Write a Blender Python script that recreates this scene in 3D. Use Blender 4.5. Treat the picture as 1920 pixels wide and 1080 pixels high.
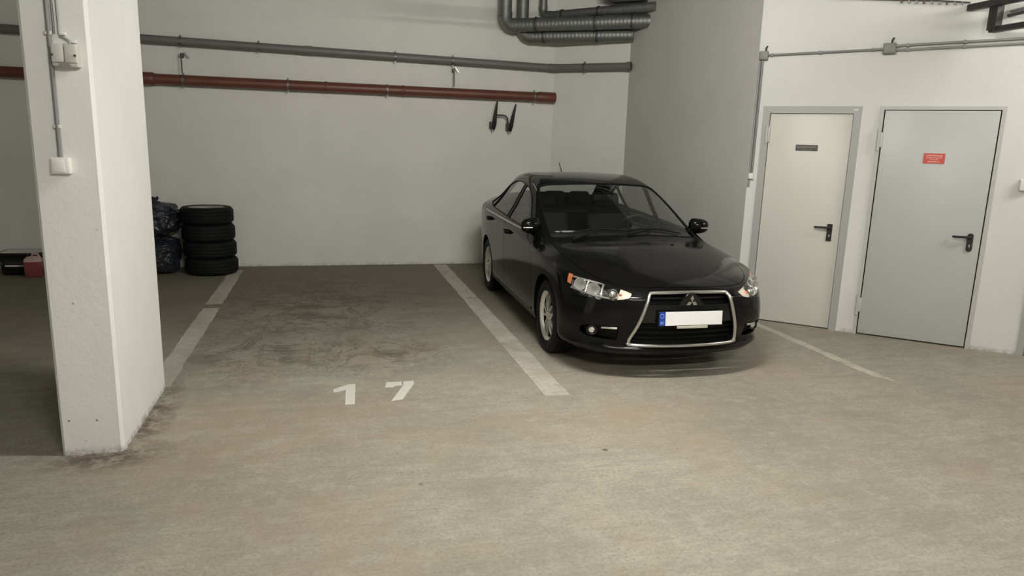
import bpy, bmesh, math, random
from mathutils import Vector, Matrix
from mathutils.bvhtree import BVHTree
random.seed(7)
for o in list(bpy.data.objects): bpy.data.objects.remove(o)
S = bpy.context.scene
COL = S.collection
R = math.radians
# ------------------------------------------------------------------ camera
YAW, PITCH, ROLL, CAMH, FPX = R(14.73), R(11.47), R(1.7), 1.76, 1330.0
F = Vector((math.sin(YAW)*math.cos(PITCH), math.cos(YAW)*math.cos(PITCH), -math.sin(PITCH)))
R0 = Vector((math.cos(YAW), -math.sin(YAW), 0)); U0 = R0.cross(F)
RR = math.cos(ROLL)*R0 + math.sin(ROLL)*U0; UU = -math.sin(ROLL)*R0 + math.cos(ROLL)*U0
cd = bpy.data.cameras.new('camera'); cam = bpy.data.objects.new('camera', cd); COL.objects.link(cam)
cd.sensor_width = 36; cd.lens = 36*FPX/1920; cd.clip_start = .05
cam.matrix_world = Matrix(((RR.x, UU.x, -F.x, 0), (RR.y, UU.y, -F.y, 0), (RR.z, UU.z, -F.z, CAMH), (0, 0, 0, 1)))
S.camera = cam
# ------------------------------------------------------------------ world, lamps, exposure
w = bpy.data.worlds.new('world'); S.world = w; w.use_nodes = True
w.node_tree.nodes['Background'].inputs[0].default_value = (.02, .02, .02, 1)
vs = S.view_settings; vs.view_transform = 'Standard'; vs.look = 'None'; vs.gamma = 1; vs.use_curve_mapping = False
vs.exposure = 0.0
CEIL = 3.85
# ceiling batten luminaires: (x, y, z, rotation, watts)
LAMPS = [(1.5, 3.64, 3.40, 0, 840), (1.0, -.9, 3.40, 0, 860), (-4.6, -3.0, 3.40, 0, 150), (6.4, 2.9, 3.40, 0, 400)]
LAMP_COL = (1.0, .975, .915)

# ------------------------------------------------------------------ materials
MT = {}
def nodes(name):
    m = bpy.data.materials.new(name); m.use_nodes = True
    nt = m.node_tree; return m, nt, nt.nodes, nt.links, nt.nodes['Principled BSDF']
def mat(name, col, rough=.5, metal=0, coat=0, bump=0, bscale=60, var=0, vscale=8, spec=.5, emit=None):
    m, nt, N, L, b = nodes(name)
    b.inputs['Base Color'].default_value = (*col, 1); b.inputs['Roughness'].default_value = rough
    b.inputs['Metallic'].default_value = metal; b.inputs['Coat Weight'].default_value = coat
    b.inputs['Coat Roughness'].default_value = .06; b.inputs['Specular IOR Level'].default_value = spec
    tc = N.new('ShaderNodeTexCoord')
    if var:
        n = N.new('ShaderNodeTexNoise'); n.inputs['Scale'].default_value = vscale; n.inputs['Detail'].default_value = 5
        L.new(tc.outputs['Object'], n.inputs['Vector'])
        r = N.new('ShaderNodeMixRGB'); r.blend_type = 'MIX'
        r.inputs[1].default_value = (*[c*(1-var) for c in col], 1); r.inputs[2].default_value = (*[min(1, c*(1+var)) for c in col], 1)
        L.new(n.outputs['Fac'], r.inputs[0]); L.new(r.outputs[0], b.inputs['Base Color'])
    if bump:
        n = N.new('ShaderNodeTexNoise'); n.inputs['Scale'].default_value = bscale; n.inputs['Detail'].default_value = 4
        L.new(tc.outputs['Object'], n.inputs['Vector'])
        bp = N.new('ShaderNodeBump'); bp.inputs['Strength'].default_value = bump; bp.inputs['Distance'].default_value = .01
        L.new(n.outputs['Fac'], bp.inputs['Height']); L.new(bp.outputs[0], b.inputs['Normal'])
    if emit:
        b.inputs['Emission Color'].default_value = (*emit[0], 1); b.inputs['Emission Strength'].default_value = emit[1]
    MT[name] = m; return m
def glass(name, tint, refl=1.0, rough=.0):
    m = bpy.data.materials.new(name); m.use_nodes = True; nt = m.node_tree; N, L = nt.nodes, nt.links
    N.remove(N['Principled BSDF'])
    t = N.new('ShaderNodeBsdfTransparent'); t.inputs[0].default_value = (*tint, 1)
    g = N.new('ShaderNodeBsdfGlossy'); g.inputs['Roughness'].default_value = rough; g.inputs[0].default_value = (refl, refl, refl, 1)
    f = N.new('ShaderNodeFresnel'); ge = N.new('ShaderNodeNewGeometry')
    io = N.new('ShaderNodeMath'); io.operation = 'MULTIPLY_ADD'; io.inputs[1].default_value = 1/1.5-1.5; io.inputs[2].default_value = 1.5
    L.new(ge.outputs['Backfacing'], io.inputs[0]); L.new(io.outputs[0], f.inputs[0])
    mx = N.new('ShaderNodeMixShader'); L.new(f.outputs[0], mx.inputs[0]); L.new(t.outputs[0], mx.inputs[1]); L.new(g.outputs[0], mx.inputs[2])
    L.new(mx.outputs[0], N['Material Output'].inputs[0]); MT[name] = m; return m

def ramp(N, L, src, stops):
    r = N.new('ShaderNodeValToRGB'); e = r.color_ramp.elements
    while len(e) < len(stops): e.new(.5)
    for k, (p, v) in enumerate(stops):
        e[k].position = p; e[k].color = (v, v, v, 1) if not isinstance(v, tuple) else (*v, 1)
    L.new(src, r.inputs[0]); return r.outputs[0]
def noise(N, L, vec, scale, detail=5, rough=.55, dist=0):
    n = N.new('ShaderNodeTexNoise'); n.inputs['Scale'].default_value = scale; n.inputs['Detail'].default_value = detail
    n.inputs['Roughness'].default_value = rough; n.inputs['Distortion'].default_value = dist
    if vec is not None: L.new(vec, n.inputs['Vector'])
    return n.outputs['Fac']
def mapping(N, L, vec, loc=(0, 0, 0), rot=(0, 0, 0), sc=(1, 1, 1)):
    m = N.new('ShaderNodeMapping'); m.inputs['Location'].default_value = loc; m.inputs['Rotation'].default_value = rot; m.inputs['Scale'].default_value = sc
    L.new(vec, m.inputs['Vector']); return m.outputs[0]
def mixc(N, L, fac, a, b, mode='MIX'):
    m = N.new('ShaderNodeMixRGB'); m.blend_type = mode
    for i, v in ((0, fac), (1, a), (2, b)):
        if isinstance(v, (int, float)): m.inputs[i].default_value = v
        elif isinstance(v, tuple): m.inputs[i].default_value = (*v, 1)
        else: L.new(v, m.inputs[i])
    return m.outputs[0]
def mth(N, L, op, a, b=0.0):
    m = N.new('ShaderNodeMath'); m.operation = op; m.use_clamp = False
    for i, v in ((0, a), (1, b)):
        if isinstance(v, (int, float)): m.inputs[i].default_value = v
        else: L.new(v, m.inputs[i])
    return m.outputs[0]
def blob(N, L, vec, c, rad):
    # soft elliptical mask centred on a place of the floor (1 inside, 0 outside)
    v = mapping(N, L, vec, sc=(1/rad[0], 1/rad[1], 0), loc=(-c[0]/rad[0], -c[1]/rad[1], 0))
    ln = N.new('ShaderNodeVectorMath'); ln.operation = 'LENGTH'; L.new(v, ln.inputs[0])
    return ramp(N, L, ln.outputs['Value'], [(0.25, 1), (1.0, 0)])

def noise_vec(N, L, vec, scale):
    n = N.new('ShaderNodeTexNoise'); n.inputs['Scale'].default_value = scale; L.new(vec, n.inputs['Vector']); return n.outputs['Color']
def floor_material():
    m, nt, N, L, b = nodes('concrete_floor')
    tc = N.new('ShaderNodeTexCoord'); v = tc.outputs['Object']
    base = mixc(N, L, ramp(N, L, noise(N, L, v, .9, 6, .6), [(.32, 0), (.68, 1)]), (.325, .301, .236), (.440, .412, .334))
    # tyre and broom streaks along the driving lane, sweeping round towards the bays
    wob = mixc(N, L, .12, v, noise_vec(N, L, v, .5))
    for rot, sc, k, off in ((8, (1.0, 5.5, 1), .38, 0), (-24, (1.2, 5, 1), .30, 5), (14, (4.0, 22, 1), .36, 2), (-30, (4.0, 18, 1), .30, 7)):
        st = noise(N, L, mapping(N, L, wob, rot=(0, 0, R(rot)), sc=sc, loc=(off, off, 0)), 1.5, 7, .7)
        base = mixc(N, L, mth(N, L, 'MULTIPLY', ramp(N, L, st, [(.46, 0), (.72, 1)]), k), base, (.225, .207, .165))
    # blotches and fine grain
    base = mixc(N, L, mth(N, L, 'MULTIPLY', ramp(N, L, noise(N, L, mapping(N, L, v, loc=(4, 8, 0)), 2.6, 7, .7), [(.48, 0), (.7, 1)]), .45), base, (.250, .232, .185))
    base = mixc(N, L, mth(N, L, 'MULTIPLY', ramp(N, L, noise(N, L, v, 55, 6, .8), [(.44, 0), (.62, 1)]), .55), base, (.185, .170, .135))
    base = mixc(N, L, mth(N, L, 'MULTIPLY', ramp(N, L, noise(N, L, v, 9, 7, .75), [(.5, 0), (.72, 1)]), .38), base, (.50, .475, .395))
    # reddish brown dust patches
    red = mth(N, L, 'MULTIPLY', ramp(N, L, noise(N, L, mapping(N, L, v, loc=(3, 1, 0)), 1.1, 5, .6), [(.52, 0), (.68, 1)]), .42)
    base = mixc(N, L, red, base, (.36, .27, .19))
    for c, r_, k in (((.30, 4.55), (.35, .30), .45), ((2.1, 4.15), (.75, .32), .45), ((-.55, 4.25), (1.0, .8), .5), ((5.9, 3.9), (1.2, .7), .3)):
        base = mixc(N, L, mth(N, L, 'MULTIPLY', mth(N, L, 'MULTIPLY', blob(N, L, v, c, r_), ramp(N, L, noise(N, L, v, 5, 5, .6), [(.35, 0), (.6, 1)])), k), base, (.34, .24, .165))
    # grime of the bays: broad dark film towards the back wall
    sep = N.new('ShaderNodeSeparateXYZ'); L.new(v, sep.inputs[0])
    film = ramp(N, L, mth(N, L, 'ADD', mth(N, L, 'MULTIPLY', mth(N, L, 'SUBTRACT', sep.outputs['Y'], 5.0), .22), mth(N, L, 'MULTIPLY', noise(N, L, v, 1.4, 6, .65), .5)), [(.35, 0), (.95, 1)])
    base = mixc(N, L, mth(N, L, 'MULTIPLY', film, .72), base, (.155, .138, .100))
    # oil stains with crackled outlines in the free bay
    wv = mapping(N, L, v, sc=(1, .8, 1))
    crk = noise(N, L, wv, 2.6, 9, .74, .8)
    lines = ramp(N, L, mth(N, L, 'ABSOLUTE', mth(N, L, 'SUBTRACT', crk, .5)), [(.0, 1), (.026, 0)])
    area = mth(N, L, 'MAXIMUM', blob(N, L, v, (.25, 5.85), (1.0, .75)), mth(N, L, 'MAXIMUM', blob(N, L, v, (-.1, 7.7), (1.7, 2.2)), blob(N, L, v, (-.55, 6.2), (.8, 1.2))))
    base = mixc(N, L, mth(N, L, 'MULTIPLY', mth(N, L, 'MULTIPLY', lines, area), .85), base, (.070, .062, .048))
    blotch = mth(N, L, 'MULTIPLY', ramp(N, L, noise(N, L, mapping(N, L, v, sc=(1, 1.6, 1), loc=(7, 2, 0)), 1.7, 7, .7), [(.48, 0), (.66, 1)]), area)
    base = mixc(N, L, mth(N, L, 'MULTIPLY', blotch, .85), base, (.100, .088, .062))
    # dirt swept together round the foot of the pillar
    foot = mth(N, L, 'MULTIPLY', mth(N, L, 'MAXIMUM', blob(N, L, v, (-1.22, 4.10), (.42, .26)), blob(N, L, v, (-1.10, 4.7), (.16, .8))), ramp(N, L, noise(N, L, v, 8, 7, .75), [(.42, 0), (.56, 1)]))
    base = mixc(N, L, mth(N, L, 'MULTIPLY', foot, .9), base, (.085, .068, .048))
    # small drips
    vo = N.new('ShaderNodeTexVoronoi'); vo.inputs['Scale'].default_value = 1.7; L.new(v, vo.inputs['Vector'])
    drip = ramp(N, L, vo.outputs['Distance'], [(.025, 1), (.045, 0)])
    base = mixc(N, L, mth(N, L, 'MULTIPLY', drip, mth(N, L, 'MULTIPLY', ramp(N, L, noise(N, L, v, .8, 2), [(.5, 0), (.55, 1)]), .8)), base, (.08, .065, .05))
    L.new(base, b.inputs['Base Color']); b.inputs['Roughness'].default_value = .78; b.inputs['Specular IOR Level'].default_value = .3
    bp = N.new('ShaderNodeBump'); bp.inputs['Strength'].default_value = .4; bp.inputs['Distance'].default_value = .01
    L.new(noise(N, L, v, 40, 7, .75), bp.inputs['Height']); L.new(bp.outputs[0], b.inputs['Normal'])
    MT['floor'] = m
floor_material()
def wall_material(name, col, dirt=.5, blotchy=.12, pits=True):
    m, nt, N, L, b = nodes(name)
    g = N.new('ShaderNodeNewGeometry'); v = g.outputs['Position']
    sep = N.new('ShaderNodeSeparateXYZ'); L.new(v, sep.inputs[0])
    base = mixc(N, L, ramp(N, L, noise(N, L, v, 1.1, 6, .6), [(.3, 0), (.7, 1)]), tuple(c*(1-blotchy) for c in col), col)
    base = mixc(N, L, mth(N, L, 'MULTIPLY', ramp(N, L, noise(N, L, mapping(N, L, v, sc=(1, 1, .35)), 4, 6, .7), [(.55, 0), (.8, 1)]), .25), base, tuple(c*.78 for c in col))
    low = ramp(N, L, sep.outputs['Z'], [(.0, 1), (.05, 0)])
    spl = ramp(N, L, noise(N, L, v, 14, 6, .75), [(.42, 0), (.6, 1)])
    base = mixc(N, L, mth(N, L, 'MULTIPLY', mth(N, L, 'MULTIPLY', low, spl), dirt), base, (.16, .14, .11))
    if pits:
        vo = N.new('ShaderNodeTexVoronoi'); vo.inputs['Scale'].default_value = 9; L.new(v, vo.inputs['Vector'])
        hz = ramp(N, L, mth(N, L, 'MULTIPLY', sep.outputs['Z'], .5), [(.3, 1), (.75, 0)])
        vo.inputs['Scale'].default_value = 13
        sc_ = N.new('ShaderNodeSeparateColor'); L.new(vo.outputs['Color'], sc_.inputs[0])
        pit = mth(N, L, 'MULTIPLY', ramp(N, L, vo.outputs['Distance'], [(.05, 1), (.10, 0)]), mth(N, L, 'MULTIPLY', ramp(N, L, sc_.outputs[0], [(.45, 0), (.50, 1)]), hz))
        base = mixc(N, L, mth(N, L, 'MULTIPLY', pit, .9), base, (.14, .125, .10))
    L.new(base, b.inputs['Base Color']); b.inputs['Roughness'].default_value = .85; b.inputs['Specular IOR Level'].default_value = .25
    bp = N.new('ShaderNodeBump'); bp.inputs['Strength'].default_value = .22; bp.inputs['Distance'].default_value = .012
    L.new(noise(N, L, v, 16, 7, .65), bp.inputs['Height']); L.new(bp.outputs[0], b.inputs['Normal'])
    MT[name] = m
wall_material('wall_white', (.76, .75, .70), .5, .10, False)
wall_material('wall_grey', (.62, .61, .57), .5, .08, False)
wall_material('wall_bright', (.75, .745, .715), .6, .06, False)
wall_material('pillar_white', (.85, .845, .815), .8, .06, True)
mat('ceiling', (.30, .295, .28), .9)
def paint_line():
    m, nt, N, L, b = nodes('line_paint')
    tc = N.new('ShaderNodeTexCoord'); v = tc.outputs['Object']
    base = mixc(N, L, ramp(N, L, noise(N, L, v, 3.0, 7, .7), [(.35, 0), (.7, 1)]), (.40, .37, .305), (.56, .535, .455))
    base = mixc(N, L, mth(N, L, 'MULTIPLY', ramp(N, L, noise(N, L, v, 22, 6, .75), [(.48, 0), (.62, 1)]), .5), base, (.30, .27, .21))
    base = mixc(N, L, mth(N, L, 'MULTIPLY', ramp(N, L, noise(N, L, v, 2.2, 5, .6), [(.58, 0), (.66, 1)]), .55), base, (.22, .195, .145))
    L.new(base, b.inputs['Base Color']); b.inputs['Roughness'].default_value = .75
    MT['line_paint'] = m
paint_line()
mat('digit_paint', (.62, .60, .53), .75, var=.08, vscale=14)
mat('pvc_grey', (.155, .150, .140), .5, var=.12, vscale=5)
mat('pvc_red', (.135, .046, .028), .45, var=.22, vscale=4)
mat('galv', (.24, .245, .235), .5, metal=.7, var=.18, vscale=14)
mat('steel', (.45, .45, .43), .4, metal=.9)
mat('clamp_zinc', (.20, .195, .18), .5, metal=.8)
mat('steel_dark', (.08, .08, .075), .5, metal=.5)
mat('black_plastic', (.012, .012, .012), .45)
mat('box_grey', (.23, .23, .215), .5)
mat('box_beige', (.60, .585, .53), .5)
mat('box_white', (.80, .79, .75), .5)
mat('conduit_grey', (.22, .22, .215), .45)
mat('conduit_light', (.30, .30, .29), .45)
mat('door_cream', (.665, .652, .585), .42, bump=.03, bscale=25, var=.03, vscale=2)
mat('door_grey', (.515, .52, .50), .38, bump=.03, bscale=25, var=.04, vscale=2)
mat('frame_grey', (.40, .40, .385), .45)
mat('frame_light', (.52, .515, .49), .45)
mat('gap_black', (.02, .02, .02), .8)
mat('sign_dark', (.075, .07, .06), .5)
mat('sign_mark', (.20, .19, .165), .6)
mat('sign_red', (.62, .085, .065), .5)
mat('sign_pale', (.82, .50, .43), .6)
mat('rubber', (.0045, .0045, .0045), .7, bump=.1, bscale=80, spec=.25)
mat('rim_steel', (.50, .49, .46), .4, metal=.7)
mat('bag_blue', (.020, .024, .031), .33, bump=.5, bscale=9)
mat('can_red', (.26, .065, .075), .35)
mat('can_pale', (.55, .40, .38), .35)
mat('tub_pale', (.50, .49, .44), .5)
mat('tray_black', (.035, .033, .030), .5, var=.2)
mat('lamp_white', (.8, .8, .78), .4)
for _k, _l in enumerate(LAMPS): mat('tube_glow_%d' % _k, (.9, .9, .9), .4, emit=(LAMP_COL, _l[4]))
mat('insulation', (.07, .07, .075), .6)

# ------------------------------------------------------------------ object helpers
def tag(o, label=None, cat=None, group=None, kind=None):
    if label: o['label'] = label
    if cat: o['category'] = cat
    if group: o['group'] = group
    if kind: o['kind'] = kind
    return o
def empty(name, loc=(0, 0, 0), rz=0):
    o = bpy.data.objects.new(name, None); o.empty_display_size = .1; COL.objects.link(o)
    o.location = loc; o.rotation_euler = (0, 0, rz); return o
class MB:
    """collects shapes for ONE mesh object"""
    def __init__(s): s.v = []; s.f = []; s.sm = []; s.mi = []; s.cur = 0
    def add(s, vs_, fs, smooth=False, M=None):
        k = len(s.v)
        s.v += [tuple(M @ Vector(p)) if M else tuple(p) for p in vs_]
        for f in fs: s.f.append([i+k for i in f]); s.sm.append(smooth); s.mi.append(s.cur)
        return s
    def box(s, c, size, M=None, bev=0, seg=2):
        bm = bmesh.new(); bmesh.ops.create_cube(bm, size=1)
        for v in bm.verts: v.co = Vector((v.co.x*size[0]+c[0], v.co.y*size[1]+c[1], v.co.z*size[2]+c[2]))
        if bev: bmesh.ops.bevel(bm, geom=bm.edges[:], offset=bev, segments=seg, profile=.5, affect='EDGES')
        bm.verts.index_update()
        s.add([v.co[:] for v in bm.verts], [[v.index for v in f.verts] for f in bm.faces], bool(bev) and seg > 1, M); bm.free(); return s
    def tube(s, pts, r, n=12, closed=False, M=None, cap=True, sx=1.0, up=None):
        pts = [Vector(p) for p in pts]; m = len(pts); rs = r if isinstance(r, (list, tuple)) else [r]*m
        vs_, fs = [], []; pu = None
        for i, p in enumerate(pts):
            a = pts[(i-1) % m] if (closed or i > 0) else p; b = pts[(i+1) % m] if (closed or i < m-1) else p
            t = (b-a).normalized()
            if up is not None: u = Vector(up)
            elif pu is None: u = Vector((0, 0, 1)) if abs(t.z) < .9 else Vector((1, 0, 0))
            else: u = pu
            u = (u - t*u.dot(t)).normalized(); pu = u; w_ = t.cross(u)
            for k in range(n):
                an = 2*math.pi*k/n; vs_.append(p + u*math.cos(an)*rs[i]*sx + w_*math.sin(an)*rs[i])
        for i in range(m if closed else m-1):
            j = (i+1) % m
            for k in range(n):
                l = (k+1) % n; fs.append([i*n+k, i*n+l, j*n+l, j*n+k])
        s.add(vs_, fs, n > 4, M)
        if cap and not closed:
            s.add([vs_[k] for k in range(n)], [list(range(n))[::-1]], False, M); s.add([vs_[(m-1)*n+k] for k in range(n)], [list(range(n))], False, M)
        return s
    def lathe(s, prof, n=24, M=None, close=False):
        # profile (r, z) turned about local z
        vs_ = [(r*math.cos(2*math.pi*k/n), r*math.sin(2*math.pi*k/n), z) for r, z in prof for k in range(n)]
        fs = []; m = len(prof)
        for i in range(m if close else m-1):
            j = (i+1) % m
            for k in range(n):
                l = (k+1) % n; fs.append([i*n+k, i*n+l, j*n+l, j*n+k])
        return s.add(vs_, fs, True, M)
    def prism(s, poly, h0, h1, M=None):
        # polygon in local xy, from z=h0 to h1
        n = len(poly)
        vs_ = [(x, y, h0) for x, y in poly]+[(x, y, h1) for x, y in poly]
        fs = [list(range(n))[::-1], [n+i for i in range(n)]]+[[i, (i+1) % n, n+(i+1) % n, n+i] for i in range(n)]
        return s.add(vs_, fs, False, M)
    def sphere(s, c, r, M=None, seg=12, ring=8):
        bm = bmesh.new(); bmesh.ops.create_uvsphere(bm, u_segments=seg, v_segments=ring, radius=1)
        rr = r if isinstance(r, (tuple, list)) else (r, r, r)
        for v in bm.verts: v.co = Vector((v.co.x*rr[0]+c[0], v.co.y*rr[1]+c[1], v.co.z*rr[2]+c[2]))
        bm.verts.index_update()
        s.add([v.co[:] for v in bm.verts], [[v.index for v in f.verts] for f in bm.faces], True, M); bm.free(); return s
    def build(s, name, material, parent=None, fix=True):
        me = bpy.data.meshes.new(name); me.from_pydata(s.v, [], s.f); me.update()
        mats = material if isinstance(material, (list, tuple)) else [material]
        for m in mats: me.materials.append(MT[m] if isinstance(m, str) else m)
        for p, sm, mi in zip(me.polygons, s.sm, s.mi): p.use_smooth = sm; p.material_index = mi
        if fix:
            bm = bmesh.new(); bm.from_mesh(me); bmesh.ops.recalc_face_normals(bm, faces=bm.faces[:]); bm.to_mesh(me); bm.free()
        o = bpy.data.objects.new(name, me); COL.objects.link(o)
        if parent: o.parent = parent
        return o
def frame_mat(origin, xaxis, up=(0, 0, 1)):
    x = Vector(xaxis).normalized(); z = Vector(up); y = z.cross(x)
    return Matrix(((x.x, y.x, z.x, origin[0]), (x.y, y.y, z.y, origin[1]), (x.z, y.z, z.z, origin[2]), (0, 0, 0, 1)))
def axis_mat(origin, zaxis):
    z = Vector(zaxis).normalized(); q = z.to_track_quat('Z', 'Y').to_matrix().to_4x4(); q.translation = Vector(origin); return q
def arc(c, u, v, r, a0, a1, n):
    c, u, v = Vector(c), Vector(u), Vector(v)
    return [c + u*r*math.cos(a0+(a1-a0)*i/n) + v*r*math.sin(a0+(a1-a0)*i/n) for i in range(n+1)]

# ================================================================== THE SETTING
DA = Vector((4.91, 5.97, 0)); DD = Vector((.886, -.815, 0)).normalized()   # wall with the doors
MD = frame_mat(DA, DD)                      # local: x along wall, y into the wall, z up
KN = Vector((3.23, 10.24, 0)); KD = Vector((math.cos(R(42.6)), -math.sin(R(42.6)), 0))
MK = frame_mat(KN, KD)
C1 = KN + KD*1.14
C2 = DA + DD*(-.93)
o = MB().box((1, 2, -.1), (18, 18, .2)).build('floor', 'floor'); tag(o, kind='structure')
o = MB().box((1, 2, CEIL+.1), (18, 18, .2)).build('ceiling', 'ceiling'); tag(o, kind='structure')
o = MB().box((-2.385, 10.34, CEIL/2), (11.23, .2, CEIL)).build('wall_back', 'wall_white'); tag(o, kind='structure')
L_ = (C1-KN).length
o = MB().box((L_/2, .1, CEIL/2), (L_+.02, .2, CEIL), MK).build('wall_back_angled', 'wall_white'); tag(o, kind='structure')
MR = frame_mat(C1, C2-C1); LR = (C2-C1).length
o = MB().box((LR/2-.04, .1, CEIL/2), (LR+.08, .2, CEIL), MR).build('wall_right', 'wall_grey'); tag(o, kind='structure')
# door wall built round its three openings
DOORS = [(-.835, .069, 2.21), (.225, 1.217, 2.21), (1.585, 2.56, 2.21)]
wb = MB(); edges = [-.93]
x0 = -.93
for a, b_, h in DOORS:
    wb.box(((x0+a)/2, .12, CEIL/2), (a-x0, .24, CEIL), MD); wb.box(((a+b_)/2, .12, (h+CEIL)/2), (b_-a, .24, CEIL-h), MD); x0 = b_
wb.box(((x0+6.5)/2, .12, CEIL/2), (6.5-x0, .24, CEIL), MD)
o = wb.build('wall_doors', 'wall_bright'); tag(o, kind='structure')
o = MB().box((-8.1, 2.0, CEIL/2), (.2, 17, CEIL)).build('wall_left', 'wall_white'); tag(o, kind='structure')
o = MB().box((1, -6.6, CEIL/2), (18, .2, CEIL)).build('wall_front', 'wall_white'); tag(o, kind='structure')
o = MB().box((9.6, -2.0, CEIL/2), (.2, 9.4, CEIL)).build('wall_far_right', 'wall_white'); tag(o, kind='structure')
# pillar with chamfered arrises
pl = MB(); cx0, cx1, cy0, cy1, ch = -1.448, -1.137, 4.145, 5.22, .016
pl.prism([(cx0+ch, cy0), (cx1-ch, cy0), (cx1, cy0+ch), (cx1, cy1-ch), (cx1-ch, cy1), (cx0+ch, cy1), (cx0, cy1-ch), (cx0, cy0+ch)], 0, CEIL)
o = pl.build('wall_pillar', 'pillar_white'); tag(o, 'white painted concrete pillar standing between the parking bays', None, kind='structure')

# ------------------------------------------------------------------ lamps under the ceiling
for i, (x, y, z, rz, wt) in enumerate(LAMPS):
    e = empty('ceiling_lamp', (x, y, z), rz)
    tag(e, ['fluorescent batten lamp on the ceiling above the lane in front of the car', 'fluorescent batten lamp on the ceiling behind the camera',
            'fluorescent batten lamp on the ceiling in the far left of the lane', 'fluorescent batten lamp on the ceiling near the right end of the door wall'][i], 'lamp', 'ceiling lamps out of view')
    MB().box((0, 0, .035), (1.5, .11, .07), bev=.01).build('housing', 'lamp_white', e)
    MB().tube([(-.72, 0, -.025), (.72, 0, -.025)], .014, 10).build('tube', 'tube_glow_%d' % i, e)
    for s in (-1, 1):
        MB().box((s*.735, 0, -.02), (.03, .06, .06)).build('tube_holder', 'lamp_white', e)
        MB().tube([(s*.5, 0, .06), (s*.5, 0, CEIL-z)], .006, 6).build('suspension_rod', 'steel', e)

# ------------------------------------------------------------------ floor markings
def marking(name, label, cat, polys, material, group=None):
    mb = MB()
    for p in polys: mb.prism(p, .0003, .003)
    o = mb.build(name, material); tag(o, label, cat, group); return o
def ragged(x0, x1, y0, y1, n=30, j=.006, skew=0):
    a = [(x0+random.uniform(-j, j)+skew*(i/n), y0+(y1-y0)*i/n) for i in range(n+1)]
    b = [(x1+random.uniform(-j, j)+skew*(i/n), y0+(y1-y0)*i/n) for i in range(n+1)]
    return a+b[::-1]
marking('bay_line', 'worn pale painted line running from back wall along left side of black car', 'floor marking', [ragged(1.478, 1.663, 4.59, 10.16)], 'line_paint', 'parking bay lines')
marking('bay_line', 'broken pale painted line between the white pillar and the tyre stack', 'floor marking',
        [ragged(-1.27, -1.11, 5.24, 7.70), ragged(-1.27, -1.11, 7.90, 9.95)], 'line_paint', 'parking bay lines')
marking('bay_line', 'faded thin painted line ending before the doors right of black car', 'floor marking', [ragged(4.235, 4.335, 4.55, 7.0, j=.008), ragged(4.29, 4.35, 4.44, 4.54, 4, .01)], 'line_paint', 'parking bay lines')
def digit_poly(pts): return pts
marking('floor_digit', 'white painted digit one on the floor of the empty bay', 'floor number',
        [[(.085, 4.665), (.150, 4.665), (.170, 5.075), (.115, 5.075), (.012, 4.985), (.012, 4.925), (.035, 4.925), (.098, 4.965)]], 'digit_paint', 'painted bay number')
marking('floor_digit', 'white painted digit seven on the floor of the empty bay', 'floor number',
        [[(.395, 5.075), (.375, 4.965), (.435, 4.960), (.445, 4.985), (.500, 4.995), (.505, 5.075)],
         [(.522, 5.075), (.592, 5.08), (.592, 5.02), (.475, 4.70), (.395, 4.68), (.505, 4.98)]], 'digit_paint', 'painted bay number')

# ------------------------------------------------------------------ pipes on the back wall
def clamp(parent, p, axis, r, wall_dir, gap):
    mb = MB(); p = Vector(p); ax = Vector(axis).normalized()
    mb.tube([p-ax*.013, p+ax*.013], r+.006, 16)
    up = Vector((0, 0, 1))
    for s in (1, -1): mb.box(tuple(p+up*s*(r+.014)), (.022, .012, .022))
    mb.tube([p, p+Vector(wall_dir)*gap], .008, 6)
    return mb.build('clamp', 'clamp_zinc', parent)
YP = 10.13
gp = empty('drain_pipe', (-2, YP, 2.89)); tag(gp, 'long grey plastic drain pipe sloping along the back wall above the red one', 'pipe')
def gz(x): return 2.932+(x+3.73)*(2.846-2.932)/(3.12+3.73)
PK = Vector((3.17, YP, gz(3.15))); PE = Vector((4.035, 9.335, 2.842))
inv = gp.matrix_basis.inverted()
def rel(mb, e):
    M = Matrix.Translation(e.location).inverted() if e.rotation_euler.z == 0 else None
    mb.v = [tuple(M @ Vector(p)) for p in mb.v]; return mb
segs = [(-8.0, -5.6), (-5.6, -2.9), (-2.9, -.2), (-.2, 3.17)]
for a, b_ in segs:
    pts = [(a, YP, gz(a)), (b_, YP, gz(b_))]
    rel(MB().tube(pts, .052, 20), gp).build('pipe_run', 'pvc_grey', gp)
    rel(MB().tube([(b_-.05, YP, gz(b_-.05)), (b_+.05 if b_ < 3 else b_, YP, gz(b_))], .058, 20), gp).build('socket', 'pvc_grey', gp)
rel(MB().tube([PK-Vector((.06, 0, 0)), PK+Vector((.01, 0, 0)), PK+(PE-PK)*.07], .056, 20), gp).build('elbow', 'pvc_grey', gp)
rel(MB().tube([PK, PE], .052, 20), gp).build('pipe_run', 'pvc_grey', gp)
rel(MB().tube([PE-(PE-PK)*.05, PE], .060, 20), gp).build('end_collar', 'pvc_grey', gp)
for x in (-4.6, -1.75, -.82, .93, 1.72):
    c = clamp(gp, (x, YP, gz(x)), (1, 0, 0), .052, (0, 1, 0), .11); c.data.transform(Matrix.Translation(-gp.location))
pm = PK+(PE-PK)*.42
c = clamp(gp, pm, PE-PK, .052, (.68, .73, 0), .1); c.data.transform(Matrix.Translation(-gp.location))

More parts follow.
